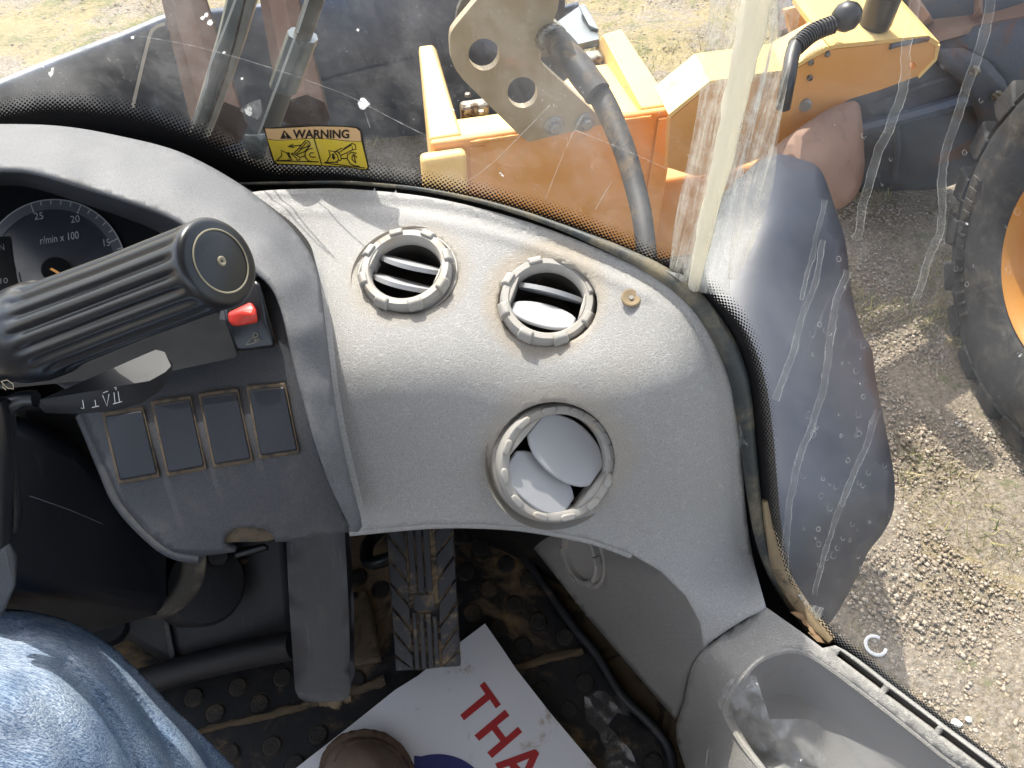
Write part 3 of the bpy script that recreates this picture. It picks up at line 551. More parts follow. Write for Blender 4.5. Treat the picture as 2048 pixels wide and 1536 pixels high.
strokes('weld_seam', [cat([(1740, 215), (1850, 170), (1990, 130)], step=20), cat([(1930, 90), (1975, 110), (2010, 140), (2030, 200)], step=12)], 7, rd, M_rust, rb, -.02)
tube('reinforcing_bar', [P(x, y, float(rd(x, y)) - .02) for x, y in ((1700, 262), (1790, 240), (1880, 215), (1960, 190))], .035, M_bucket, rb, 8, .1)
tube('pipe', [P(x, y, float(rd(x, y)) - .03) for x, y in ((1790, 235), (1795, 300), (1788, 350))], .016, M_rust, rb, 8, .05)
patch('gusset', [(1880, 98), (1925, 95), (1975, 120), (2010, 160), (2028, 215), (2040, 330), (1990, 362), (1955, 340), (1962, 250), (1930, 170), (1885, 130)], lambda x, y: rd(x, y) - .06, M_rust, rb, step=20, thick=.05)
for x, y in ((1995, 190), (2010, 250), (1975, 300), (1950, 140)):
    q = P(x, y, float(rd(x, y)) - .062); lathe('bolt_head', [(0, .02), (.022, .02), (.026, .012), (.026, 0)], M_fit, rb, q, frame(-np.array(ray(x, y)) * [1, 1, 0]), 6)
hull('shadow_wall', [(x, y, z) for x, z in ((1.47, 1.0), (3.9, 1.0), (3.9, 2.35), (1.47, 2.35)) for y in (3.95, 4.03)], M_rust, rb, .01)  # unseen wall added above the view to cast shade on the ground
# --- brown guard plate
gp = patch('guard_plate', cat([(1500, 345), (1560, 285), (1640, 228), (1690, 205), (1716, 205), (1724, 240), (1729, 310), (1727, 350), (1714, 388), (1690, 412), (1668, 418), (1645, 395), (1560, 380)], True, 12), rbf([(1560, 300, 3.02), (1700, 210, 3.2), (1728, 330, 3.22), (1670, 418, 3.12), (1640, 330, 3.0), (1560, 380, 3.02), (1700, 300, 3.1)]), M_brown, step=20, thick=.03)
tag(gp, 'rounded brown mud guard plate hanging below the yellow arm', 'guard plate')
# --- fender
fo = cat([(1400, 520), (1440, 400), (1500, 338), (1535, 314), (1562, 308), (1600, 318), (1628, 328), (1646, 348), (1665, 400), (1690, 480), (1700, 560), (1712, 625), (1728, 672), (1744, 700), (1752, 760), (1768, 840), (1785, 930), (1790, 985), (1784, 1030), (1765, 1068), (1738, 1102), (1718, 1145), (1695, 1190), (1668, 1235), (1650, 1252), (1610, 1262), (1500, 1180), (1440, 900)], True, 14)
fdp0 = rbf([(1400, 520, 1.75), (1500, 338, 1.95), (1562, 310, 2.0), (1646, 350, 1.98), (1700, 560, 1.86), (1744, 700, 1.80), (1788, 985, 1.68), (1740, 1100, 1.63), (1660, 1240, 1.60), (1500, 1180, 1.48), (1440, 900, 1.55), (1560, 420, 1.76), (1560, 600, 1.66), (1620, 800, 1.57), (1650, 1000, 1.50), (1600, 1150, 1.50), (1500, 500, 1.72), (1700, 900, 1.60), (1640, 650, 1.68), (1730, 1000, 1.57)], .01)
fdp = lambda x, y: fdp0(x, y) * 1.33
fe = patch('fender', fo, fdp, M_fender, step=24, thick=.02)
tag(fe, 'smooth dark grey plastic mudguard outside the right window pane', 'fender')
# --- wheel
wc = C0 = CAM + np.array(ray(2162, 527)) * 2.85; wc[2] = .82
tdir = np.array([-.12, .993, 0]); nrm = Vector((-.993, -.12, 0)); WM = frame(nrm, (0, 0, 1))
wh = thing('wheel_assembly', 'large black loader tyre on an orange rim at the right picture edge', 'wheel', tuple(wc - np.array([0, 0, .84])))
T = .84
lathe('tyre', [(.41, .29), (.43, .315), (.46, .33), (.52, .34, 0), (.57, .352), (.60, .35), (.66, .345), (.69, .333), (.705, .322), (.72, .328), (.745, .30), (.755, .27), (.755, -.2), (.72, -.3), (.41, -.3)], M_tyre, wh, wc - np.array(nrm) * .33, WM, 120)
# tread lugs
proto = None
for k in range(24):
    a = 2 * math.pi * k / 24
    if proto is None:
        V = []
        for (da, r, z) in [(-.10, .745, .325), (.07, .745, .325), (-.095, .826, .30), (.065, .826, .30), (-.06, .74, .02), (.14, .74, .02), (-.06, .83, .02), (.13, .83, .02), (-.095, .70, .338), (.05, .70, .338)]:
            V.append((r * math.cos(da), r * math.sin(da), z))
        proto = hull('tread_lug', toW(V, wc - np.array(nrm) * .33, WM), M_tyre, wh, .012); o0 = proto; Lp = Vector(proto.location)
    else:
        o0 = proto.copy(); sc.collection.objects.link(o0)
        Rm = Matrix.Rotation(a, 4, nrm); ctr = Vector(wc - np.array(nrm) * .33) - gworld(wh)
        o0.location = ctr + Rm @ (Lp - ctr); o0.rotation_euler = Rm.to_euler()
rm = lathe('rim', [(.412, .28), (.428, .30), (.416, .315), (.40, .30), (.385, .25), (.365, .12), (.33, .08), (.20, .10), (.18, .16), (0, .17)], M_rim, wh, wc - np.array(nrm) * .33, WM, 72)
Sd = lambda a, r, z=.353: toW([(r * math.cos(a), r * math.sin(a), z)], wc - np.array(nrm) * .33, WM)[0]
# raised marks on the sidewall (no readable brand)
for a in np.linspace(R(96), R(150), 13):
    q = [Sd(a - .012, .60), Sd(a + .012, .60), Sd(a - .012, .655), Sd(a + .012, .655)]; hull('sidewall_mark', q + [x + np.array(nrm) * .006 for x in q], M_tyre, wh, .002)
# --- brown bars and wipers
for i, (a, b_, ws, lb) in enumerate((((358, -40), (440, 250), .055, 'brown bar seen behind the outer wiper arm'), ((552, -40), (612, 235), .05, 'brown bar seen behind the inner wiper arm near the warning sticker'))):
    o = tube('brown_tube', [P(a[0], a[1], 2.1), P((a[0] + b_[0]) / 2, (a[1] + b_[1]) / 2, 1.85), P(b_[0], b_[1], 1.65)], ws, M_bar, seg=8, res=.1); tag(o, lb, 'bar', 'brown bars behind the wipers')  # plain brown tubes standing free behind the wipers
def gpt(x, y, e): return P(x, y, float(G(x, y)) + e)
wp = thing('wiper', 'grey tubular wiper arm with bright edge, left one of the two', 'wiper', tuple(gpt(385, 262, .02)), 'wipers on the windscreen')
tube('wiper_arm', [gpt(400, 268, .03), gpt(433, 170, .04), gpt(465, 70, .05), gpt(497, -50, .06)], [.013, .015, .016, .017], M_wiper, wp, 12, .05, flat=.6)
strokes('wiper_edge', [cat([(378, 264), (412, 170), (420, 130), (448, 60), (478, -20), (490, -50)], step=20)], 5, lambda x, y: G(x, y) + .012, M_wiperedge, wp)
strokes('rubber_lip', [cat([(412, 255), (440, 180), (465, 100), (490, 0), (500, -50)], step=20)], 5, lambda x, y: G(x, y) + .010, M_bar, wp)
wp = thing('wiper', 'grey wiper arm with stepped sleeve beside the warning sticker', 'wiper', tuple(gpt(525, 270, .02)), 'wipers on the windscreen')
tube('wiper_arm', [gpt(538, 262, .03), gpt(575, 160, .04)], [.012, .012], M_wipdk, wp, 10, .04, flat=.5)
tube('sleeve', [gpt(568, 175, .035), gpt(606, 70, .045)], .0165, M_wiper, wp, 10, .04, flat=.7)
tube('upper_arm', [gpt(602, 82, .04), gpt(650, -60, .06)], .0115, M_wipdk, wp, 10, .04, flat=.6)
strokes('wiper_edge', [[(516, 272), (560, 155), (592, 68)], [(594, 66), (622, -20)]], 5, lambda x, y: G(x, y) + .008, M_wiperedge, wp)
patch('end_pad', [(488, 272), (540, 270), (528, 320), (500, 316)], lambda x, y: G(x, y) + .006, M_wiper, wp, step=20, thick=.004)
# ================================================================== CAB SHELL
ba = P(E_solid[:, 0], E_solid[:, 1], G(E_solid[:, 0], E_solid[:, 1])); zb = ba[:, 2]; ang = np.arctan2(ba[:, 0], ba[:, 1])
od = np.argsort(ang)
def zbase(a): return np.interp(a, ang[od], zb[od])
def wallstrip(name, sel, z0, z1, m, parent=None, thick=0):
    pl_ = plan[sel]; a = pang[sel]; n = len(pl_); V = np.vstack([np.c_[pl_, z0(a)], np.c_[pl_, z1(a)]])
    return mk(name, V, [(i, i + 1, n + i + 1, n + i) for i in range(n - 1)], m, parent, thick=thick)
ws = thing('windscreen', 'dusty curved windscreen with dotted black border and cracked clear-taped corner', 'windscreen', (0, .62, 2.25))
full = np.ones(len(plan), bool)
lf = pang <= SEAM + .01; rt = pang >= SEAM - .01
wallstrip('front_pane', lf, lambda a: zbase(a) - .03, lambda a: a * 0 + 3.2, M_glass, ws)
wallstrip('side_pane', rt, lambda a: zbase(a) - .03, lambda a: a * 0 + 3.2, M_glass2, ws)
wl = wallstrip('cab_wall', full, lambda a: a * 0 + 1.45, lambda a: zbase(a) - .035, M_sealb, None, .03); struct(wl)
# frit ribbon
V, UV = [], []
ln = np.concatenate([[0], np.cumsum(np.linalg.norm(np.diff(ba, axis=0), axis=1))]); Dm = G(E_solid[:, 0], E_solid[:, 1])
pitch = .0052
for j, r_ in enumerate(rows):
    q = P(r_[:, 0], r_[:, 1], G(r_[:, 0], r_[:, 1]) - .0012); V.append(q)
    vv = (-3.0, 0.0, 4.6)[j]; UV.append(np.stack([np.concatenate([[0], np.cumsum(np.linalg.norm(np.diff(E_solid, axis=0), axis=1))]) / 9.6, np.full(len(q), vv)], -1))
n = len(E_solid); Fc = [(j * n + i, j * n + i + 1, (j + 1) * n + i + 1, (j + 1) * n + i) for j in range(2) for i in range(n - 1)]
mk('frit_border', np.vstack(V), Fc, M_frit, ws, True, uv=np.vstack(UV))
# sealant seam and tape on the corner
gl = lambda e: (lambda x, y: G(x, y) + e)
seam = cat([(1382, 598), (1398, 520), (1420, 420), (1452, 290), (1482, 150), (1512, 20), (1530, -60)], step=20)
tube('sealant_bead', [P(x, y, float(G(x, y)) - .006) for x, y in seam[::3]], [.005, .007, .0085, .0095], M_bead, ws, 10, .02, wob=.12)
a_, b2 = strip2(seam, 44)
def ribbon(name, left, right, m, e, par=ws):
    L_ = cat(left, step=15); R_ = cat(right, step=15); k = 40
    def rs(p): d = np.concatenate([[0], np.cumsum(np.linalg.norm(np.diff(p, axis=0), axis=1))]); t = np.linspace(0, d[-1], k); return np.stack([np.interp(t, d, p[:, 0]), np.interp(t, d, p[:, 1])], -1)
    l, r_ = rs(L_), rs(R_); V = []; nn = 6
    for i in range(k):
        for j in range(nn):
            q = l[i] + (r_[i] - l[i]) * j / (nn - 1); V.append(P(q[0], q[1], float(G(q[0], q[1])) - e - .0015 * random.random()))
    return mk(name, V, [(i * nn + j, i * nn + j + 1, (i + 1) * nn + j + 1, (i + 1) * nn + j) for i in range(k - 1) for j in range(nn - 1)], m, par)
ribbon('clear_tape', [(1338, 545), (1352, 430), (1380, 300), (1400, 180), (1425, -40)], [(1385, 560), (1400, 430), (1440, 300), (1470, 150), (1505, -40)], M_tape, .004)
ribbon('cloudy_tape', [(1390, 585), (1410, 500), (1440, 390), (1475, 250), (1510, 80), (1530, -40)], [(1460, 590), (1462, 500), (1478, 390), (1510, 250), (1548, 80), (1570, -40)], M_tape2, .004)
ribbon('clear_tape', [(1455, 560), (1470, 420), (1505, 260), (1540, 90), (1565, -40)], [(1475, 560), (1540, 400), (1560, 250), (1590, 90), (1610, -40)], M_tape, .007)
ribbon('smear', [(1365, 590), (1372, 500), (1405, 410), (1425, 330)], [(1392, 590), (1402, 520), (1430, 440), (1440, 360)], M_driededge, .010)
def ragged(c, r, n=14): return [(c[0] + r * random.uniform(.55, 1.2) * math.cos(6.283 * k / n), c[1] + r * random.uniform(.55, 1.2) * math.sin(6.283 * k / n)) for k in range(n)]
patch('torn_tape', [(1300, 548), (1330, 540), (1362, 548), (1376, 560), (1350, 566), (1366, 590), (1340, 575), (1310, 562)], lambda x, y: G(x, y) - .012, M_tape2, ws, step=12)
patch('torn_tape', [(1470, 868), (1480, 838), (1490, 826), (1482, 850), (1486, 875), (1498, 893), (1484, 886), (1478, 905), (1472, 890)], lambda x, y: G(x, y) - .03, M_driededge, ws, step=10)
patch('torn_tape', [(1588, 1190), (1602, 1188), (1618, 1208), (1648, 1216), (1640, 1240), (1625, 1238), (1600, 1212)], gl(-.003), M_tape2, ws, step=10)
# droppings, flecks and scratches
k = 0
for (x, y, r) in ((725, 208, 13), (420, 45, 7), (405, 36, 4), (412, 30, 5), (497, 222, 9), (448, 105, 3), (265, 75, 4), (100, 147, 4), (484, 157, 3), (716, 60, 3)):
    patch('fleck', ragged((x, y), r), gl(-.002), M_spat, ws, step=6)
patch('fleck', [(100, 155), (103, 136), (107, 135), (106, 148)], gl(-.002), M_spat, ws, step=6)
patch('smear_spot', [(478, 222), (500, 205), (522, 198), (524, 225), (515, 240), (495, 228)], gl(-.002), M_driededge, ws, step=8)
def scl(p): return cat(p, step=18)
strokes('scratch', [scl([(280, 72), (400, 95), (540, 135), (640, 170), (710, 198), (780, 235), (850, 270)]), scl([(730, 225), (740, 255)]), scl([(905, 380), (980, 330), (1100, 210)]), scl([(1090, 400), (1130, 300), (1165, 230)]), scl([(1190, 420), (1225, 360)]), scl([(1150, 260), (1250, 300), (1350, 345)])], 1.5, gl(-.002), M_driededge, ws)
strokes('dust_smear', [cat([(490, 290), (560, 318), (700, 335), (830, 355)], step=15)], 30, gl(-.0019), M_dried, ws)
patch('dust_smear', cat([(486, 280), (540, 262), (536, 318), (500, 318)], True, 8), gl(-.0021), M_dried, ws, step=10)
# dried drips on the side pane: milky fill and two ragged edges
def drip(pts, w0, w1):
    c = cat(pts, step=9); n = len(c); w_ = np.interp(np.arange(n), [0, n - 1], [w0, w1]) + rng.normal(0, 1.1, n)
    t = np.gradient(c, axis=0); t /= np.linalg.norm(t, axis=1)[:, None]; nn = np.stack([-t[:, 1], t[:, 0]], -1); c = c + nn * np.convolve(rng.normal(0, 2.6, n + 4), np.ones(5) / 5, 'valid')[:, None]
    l, r_ = c + nn * w_[:, None] / 2, c - nn * w_[:, None] / 2; Q = np.vstack([l, r_]); 
    f_ = mk('dried_drip', P(Q[:, 0], Q[:, 1], G(Q[:, 0], Q[:, 1]) - .0012), [(i, i + 1, n + i + 1, n + i) for i in range(n - 1)], M_dried, ws)
    strokes('drip_edge', [l, r_], 1.5, gl(-.002), M_driededge, f_)
drip([(1985, -20), (1965, 80), (1925, 200), (1893, 300), (1885, 340), (1880, 450), (1850, 540), (1832, 600)], 20, 14)
drip([(1838, -20), (1815, 80), (1808, 170), (1790, 230), (1758, 300), (1730, 390), (1712, 480)], 20, 16)
drip([(1645, 480), (1630, 560), (1600, 640), (1588, 700), (1550, 800)], 10, 14)
drip([(1695, 540), (1665, 640), (1650, 760), (1620, 860), (1590, 950), (1572, 1080), (1570, 1180)], 14, 12)
drip([(1755, 820), (1730, 900), (1690, 990), (1655, 1090), (1628, 1190)], 12, 9)
drip([(1650, 400), (1632, 480), (1615, 540), (1603, 600)], 9, 8)
DV, DF = [], []
for i in range(84):
    if i < 58: x, y = rng.uniform(1600, 1780), rng.uniform(640, 1150)
    else: x, y = rng.uniform(1660, 2040), rng.uniform(120, 700)
    r0 = rng.uniform(2.5, 6.5); b0 = len(DV); nn = 12
    for kk in range(nn):
        a = 6.283 * kk / nn; e = rng.uniform(.85, 1.15)
        for rr_ in (r0 * e, (r0 - 1.25) * e): DV.append((x + rr_ * math.cos(a), y + rr_ * 1.25 * math.sin(a)))
    for kk in range(nn if rng.random() < .4 else 8): DF.append((b0 + 2 * kk, b0 + 2 * kk + 1, b0 + (2 * kk + 3) % (2 * nn), b0 + (2 * kk + 2) % (2 * nn)))
DV = np.array(DV); o = mk('water_spots', P(DV[:, 0], DV[:, 1], G(DV[:, 0], DV[:, 1]) - .002), DF, M_driededge, ws); o['kind'] = 'stuff'
# cab floor, roof, back and side
def wbox(name, lo, hi, m, bev=.0):
    o = hull(name, [(x, y, z) for x in (lo[0], hi[0]) for y in (lo[1], hi[1]) for z in (lo[2], hi[2])], m, None, bev); return struct(o)
wbox('cab_floor', (-.95, -.9, FLOOR - .12), (.42, .66, FLOOR - .012), M_floor)
wbox('cab_roof', (-1.1, -1.2, 3.24), (.55, .86, 3.34), M_trim, .03)
wbox('cab_rear_wall', (-1.1, -1.2, 1.5), (.5, -1.1, 2.5), M_trim)
wbox('cab_left_wall', (-1.14, -1.1, 1.5), (-1.04, .3, 2.3), M_trim)
wbox('cab_right_wall', (.46, -1.1, 1.5), (.52, -.25, 3.2), M_trim)
# ================================================================== WARNING STICKER
Zt = lambda p: [(510 + x * .12207, 230 + y * .12207) for x, y in p]
gs = lambda e: (lambda x, y: G(x, y) - e)
st = thing('warning_sticker', 'yellow and orange WARNING sticker with loader pictograms on the windscreen', 'sticker', tuple(gpt(635, 335, -.003)))
outl = cat(Zt([(130, 185), (180, 212), (500, 185), (1000, 170), (1450, 178), (1670, 200), (1745, 262), (1800, 540), (1870, 850), (1838, 905), (1760, 905), (1500, 862), (900, 830), (360, 812), (300, 770), (240, 600), (190, 390)]), True, 6)
patch('sticker_border', outl, gs(.0022), M_ink, st, step=14)
patch('yellow_field', Zt([(205, 400), (330, 420), (500, 415), (800, 395), (960, 385), (1250, 400), (1500, 430), (1745, 440), (1845, 850), (1820, 885), (1760, 885), (1500, 842), (900, 812), (370, 795), (320, 755)]), gs(.0028), M_styel, st, step=14)
patch('orange_header', Zt([(165, 222), (300, 225), (1000, 188), (1450, 195), (1660, 218), (1720, 270), (1742, 432), (1500, 420), (1250, 390), (960, 375), (800, 385), (500, 408), (330, 410), (205, 388)]), gs(.0028), M_storg, st, step=14)
patch('warning_triangle', Zt([(475, 245), (610, 388), (412, 390)]), gs(.0032), M_ink, st, step=10)
strokes('exclamation_mark', [Zt([(484, 290), (505, 350)]), Zt([(509, 366), (513, 380)])], 2.2, gs(.0038), M_storg, st)
text('warning_text', 'WARNING', Zt([(622, 385)])[0], Zt([(1545, 385)])[0], Zt([(618, 240)])[0], gs(.0034), M_ink, st, bold=.028)
strokes('pictogram_lines', [Zt(q) for q in [
    [(965, 385), (1095, 822)], [(330, 752), (560, 755), (1040, 770)],
    [(360, 748), (440, 660), (425, 580), (520, 620), (560, 690), (575, 740), (360, 748)], [(530, 615), (560, 650), (600, 735), (540, 742)], [(540, 612), (570, 632)],
    [(600, 625), (650, 640), (740, 700), (730, 735), (690, 740), (672, 700), (600, 640), (600, 625)], [(640, 620), (720, 545), (760, 560), (670, 640)], [(720, 540), (830, 415), (880, 430), (910, 490), (860, 515), (750, 560)], [(740, 560), (850, 445), (880, 520)], [(690, 650), (810, 600), (905, 500)],
    [(750, 690), (815, 670)], [(940, 550), (870, 560), (820, 610), (820, 690), (870, 750), (960, 768), (1020, 768)], [(960, 620), (910, 620), (888, 655), (920, 690), (990, 690)],
    [(760, 495), (540, 515)], [(620, 478), (540, 515), (640, 535)],
    [(1140, 775), (1360, 775)], [(1170, 775), (1235, 660), (1205, 580), (1290, 600), (1350, 660), (1370, 740), (1320, 775), (1170, 775)], [(1300, 600), (1350, 600), (1400, 660), (1415, 720), (1395, 752), (1370, 740)], [(1310, 600), (1420, 545), (1450, 570), (1370, 620)], [(1450, 555), (1590, 465), (1640, 490), (1655, 560), (1590, 575), (1500, 620), (1400, 665)], [(1440, 575), (1580, 490), (1600, 575)],
    [(1420, 715), (1510, 710)], [(1665, 630), (1580, 610), (1515, 650), (1510, 720), (1560, 800), (1640, 835), (1715, 840)], [(1640, 780), (1590, 730), (1590, 680), (1620, 640)], [(1620, 660), (1650, 790)], [(1590, 690), (1612, 638), (1672, 705)], [(1130, 785), (1800, 870)]]], 2.0, gs(.0034), M_ink, st)
patch('down_arrow', Zt([(1255, 632), (1295, 635), (1300, 690), (1320, 690), (1290, 738), (1250, 690), (1268, 690)]), gs(.0034), M_ink, st, step=8)
# ================================================================== DASHBOARD
da = thing('dashboard', 'light grey grained dashboard panel with round air vents below the windscreen', 'dashboard', (0.05, .45, 1.75))
top_e = [(470, 392), (520, 382), (600, 378), (700, 378), (850, 393), (1000, 427), (1150, 478), (1300, 547), (1370, 592), (1420, 655), (1455, 730), (1476, 810), (1484, 900), (1490, 1000), (1505, 1110), (1532, 1214)]
_eg = [(x, y, float(G(x, y)) - .014) for x, y in ((850, 385), (930, 405), (1000, 425), (1075, 450), (1150, 478), (1225, 510), (1300, 546), (1340, 570), (1380, 603), (1420, 655), (1455, 730), (1476, 810), (1484, 900), (1490, 1000), (1505, 1110))]
dashD0 = rbf(_eg + [(520, 380, .80), (700, 378, .80), (820, 545, .739), (1095, 605, .722), (620, 560, .75), (1290, 660, .682),
              (900, 740, .702), (700, 740, .706), (1150, 740, .692), (1350, 770, .676), (1115, 915, .722), (800, 900, .727), (1350, 930, .718), (722, 1058, .752), (900, 1047, .752), (1060, 1055, .752), (1180, 1080, .757), (1262, 1107, .764),
              (1530, 1217, .768), (1400, 1200, .765), (1410, 1290, .775), (560, 400, .79)])
gro1 = cat([(545, 398), (620, 400), (760, 408), (900, 425), (1050, 465), (1200, 520), (1310, 575), (1385, 650), (1425, 730), (1450, 830), (1465, 960), (1478, 1100)], step=12)
gro2 = cat([(560, 418), (700, 424), (860, 440), (1010, 475), (1150, 525), (1290, 590)], step=12)
def dashD(x, y):
    x = np.asarray(x, float); y = np.asarray(y, float); d = dashD0(x, y); q = np.stack([x.ravel(), y.ravel()], -1)
    a = dist_poly(q, gro1).reshape(x.shape); b_ = dist_poly(q, gro2).reshape(x.shape)
    return d + .0035 * np.exp(-(a / 9) ** 2) - .002 * np.exp(-(b_ / 10) ** 2)
holes = [circ(818, 545, 99, 40, 83), circ(1095, 608, 100, 40, 84), circ(1108, 922, 122, 40, 118)]
dp = patch('panel', cat(top_e, step=14).tolist() + [(1500, 1232), (1455, 1260), (1408, 1293), (1400, 1245), (1372, 1192), (1322, 1143), (1262, 1108), (1180, 1079), (1060, 1056), (960, 1048), (850, 1049), (722, 1060), (600, 1000), (560, 700), (480, 480)], dashD, M_dash, da, step=9, thick=.006, holes=holes)
# underside lip of the dash
le = cat([(700, 1062), (850, 1048), (960, 1047), (1060, 1055), (1180, 1078), (1262, 1107)], step=15)
tube('lower_lip', [P(x, y, float(dashD(x, y)) + .006) for x, y in le], .005, M_dash, da, 10, .02)
# raised border beside the instrument cowl
rimp = cat([(560, 440), (600, 478), (632, 530), (648, 600), (660, 700), (672, 800), (690, 900), (712, 985), (730, 1055)], step=14)
tube('cowl_border', [P(x, y, float(dashD0(x, y)) + .001) for x, y in rimp], [.005, .008, .009, .009, .006], M_dash, da, 12, .03, flat=.45)
def vent(pc, D, nv, xd, Rb, Rc, Ro, h, nubs, nubr, louv, web, parent=da, seg=64, face='tall'):
    o = P(pc[0], pc[1], D); Mx = frame(nv, xd)
    bez = lathe('air_vent', [(Rb * 1.14, .002), (Rb * 1.10, -.003), (Rb * 1.05, -.007), (Rb * 1.03, -.006), (Rb * 1.02, .001), (Rb * 1.0, .0035), (Rb * .97, .0035), (Rb * .955, .001), (Rc * 1.005, .001), (Rc * 1.005, 0)], M_light, parent, o, Mx, seg)
    col_ = [(Rc, -.004), (Rc, h * .55), (Rc * .985, h * .85), (Rc * .94, h), (Ro * 1.05, h), (Ro, h - .002), (Ro * .985, h - .012), (Ro * .98, -.03)]
    lathe('collar', col_, M_light, bez, o, Mx, seg)
    lathe('duct', [(Ro * .975, h - .013), (Ro * .975, -.045), (0, -.045)], M_inner, bez, o, Mx, seg)
    p0 = None
    for k in range(nubs):
        a = 2 * math.pi * (k + .35) / nubs
        if face == 'tall': V = [(r, t * .0068, z) for r in (Rc - .004, Rc + .0022) for t in (-1, 1) for z in (h * .45, h * .85)] + [(r, t * .0058, h + .0024) for r in (Rc - .0065, Rc - .001) for t in (-1, 1)]
        else: V = [(nubr + r, t * .007, h + z) for r in (-.0032, .0032) for t in (-.6, .6) for z in (-.001, .0028)] + [(nubr + r, t * .0072, h + z) for r in (-.0018, .0018) for t in (-1, 1) for z in (-.001, .0024)]
        Rz = Matrix.Rotation(a, 3, 'Z'); V2 = np.array(V) @ np.array(Rz).T
        hull('grip_tab', toW(V2, o, Mx), M_light, bez, .0019 if face == 'tall' else .0014, 3)
    for (a, off, tilt, kind) in louv:                     # slats: a = direction of the slat in the face
        Rz = Matrix.Rotation(R(a), 3, 'Z'); ch = math.sqrt(max((Ro * .97) ** 2 - off ** 2, 1e-6))
        Ml = Mx @ Rz @ Matrix.Rotation(R(tilt), 3, 'X')
        cpt = np.array(Mx @ Rz @ Vector((0, off, h - (.012 if kind == 'slat' else .008)))) + o
        if kind == 'slat':
            V = []
            for t in np.linspace(-1, 1, 9):
                bz = .014 * (1 - t * t) + .001
                for y in (-.0021, .0021): V += [(t * min(ch, web) * .99, y, bz), (t * min(ch, web) * .99, y, -.014)]
            hull('louver', toW(V, cpt, Ml), M_louver, bez, .0012, 2)
        else:
            wd, dn, up_ = kind; V = []
            for t in np.linspace(-1, 1, 13):
                xx = t * min(ch, web) * .985; bow = math.sqrt(max(1 - t * t * .82, 0))
                for z in (-.002, .002): V += [(xx, up_ * bow, z), (xx, -dn * bow, z)]
            hull('louver', toW(V, cpt, Ml), M_louver, bez, .0016, 3)
    # flat cheeks closing the opening left and right of the slats
    if web < Ro:
        a = R(louv[0][0]); am = math.acos(web / Ro)
        for s in (0, math.pi):
            pts = [(Ro * 1.02 * math.cos(t), Ro * 1.02 * math.sin(t)) for t in np.linspace(-am, am, 9)]
            pts = [(x * math.cos(a + s) - y * math.sin(a + s), x * math.sin(a + s) + y * math.cos(a + s)) for x, y in pts]
            V = [(x, y, h - .0005) for x, y in pts] + [(x, y, h - .02) for x, y in pts]
            hull('cheek', toW(V, o, Mx), M_light, bez, .0008, 1)
    return bez
def nv(az, el): return (math.sin(R(az)) * math.cos(R(el)), math.cos(R(az)) * math.cos(R(el)), math.sin(R(el)))
vent((816, 550), .742, nv(195, 74), (1, 0, 0), .0465, .042, .0325, .015, 8, 0, [(-19, .009, 38, 'slat'), (-19, -.012, 38, 'slat')], .0305)
vent((1094, 612), .727, nv(180, 72), (1, 0, 0), .047, .0425, .0335, .016, 8, 0, [(-16, .012, 20, 'slat'), (-16, -.014, -8, (.02, .013, .012))], .030)
vent((1108, 921), .735, nv(165, 44), (1, 0, 0), .0565, .055, .0445, .017, 12, .0495, [(-40, .012, -12, (.02, .024, .029)), (-40, -.024, -18, (.02, .022, .022))], .0385, face='flat')
q = P(1262, 596, float(dashD0(1262, 596)) - .0022); scw = lathe('screw', [(.0085, -.001), (.0085, .001), (.0075, .0015), (.0035, .0004), (0, 0)], M_sill, da, q, frame(nv(180, 72)), 24)
lathe('screw_socket', [(0, .0014), (.0022, .0014), (.0022, .0004)], M_bolt, scw, q, frame(nv(180, 72)), 6)
# side panel under the dash (foot side)
sdD = rbf([(1020, 1040, 1.27), (1040, 1062, 1.26), (1180, 1240, 1.18), (1340, 1440, 1.10), (1180, 1080, 1.08), (1262, 1108, .96), (1322, 1143, .86), (1372, 1192, .808), (1400, 1245, .785), (1410, 1293, .785), (1250, 1300, 1.10), (1300, 1200, .95), (1330, 1300, .96), (1380, 1340, .88), (1366, 1400, 1.0), (1100, 1100, 1.16), (1160, 1040, 1.10), (1300, 1080, .92)])
sp = patch('foot_side_panel', [(1012, 1025), (1160, 1035), (1262, 1075), (1330, 1110), (1385, 1180), (1408, 1245), (1412, 1294), (1385, 1322), (1376, 1345), (1364, 1402), (1350, 1440), (1338, 1425), (1180, 1240), (1040, 1062)], sdD, M_side, da, step=11, thick=.008)
vq = P(1172, 1108, float(sdD(1172, 1108)) - .004); sn_ = -np.cross(P(1180, 1108, float(sdD(1180, 1108))) - vq, P(1172, 1116, float(sdD(1172, 1116))) - vq)
n_ = np.cross(P(1192, 1108, float(sdD(1192, 1108))) - P(1152, 1108, float(sdD(1152, 1108))), P(1172, 1088, float(sdD(1172, 1088))) - P(1172, 1128, float(sdD(1172, 1128)))); n_ = n_ if n_ @ ray(1172, 1108) < 0 else -n_
Mx = frame(n_)
vb = lathe('foot_vent', [(.047, .000), (.047, .003), (.043, .004), (.041, .002), (.041, .012), (.038, .014), (.034, .013), (.033, .006), (0, .006)], M_light, da, vq, Mx, 48)
for k in range(6): 
    a = k * 1.047 + .3; hull('grip_tab', toW(np.array([(r, t * .006, z) for r in (.037, .043) for t in (-1, 1) for z in (.006, .016)]) @ np.array(Matrix.Rotation(a, 3, 'Z')).T, vq, Mx), M_light, vb, .001)
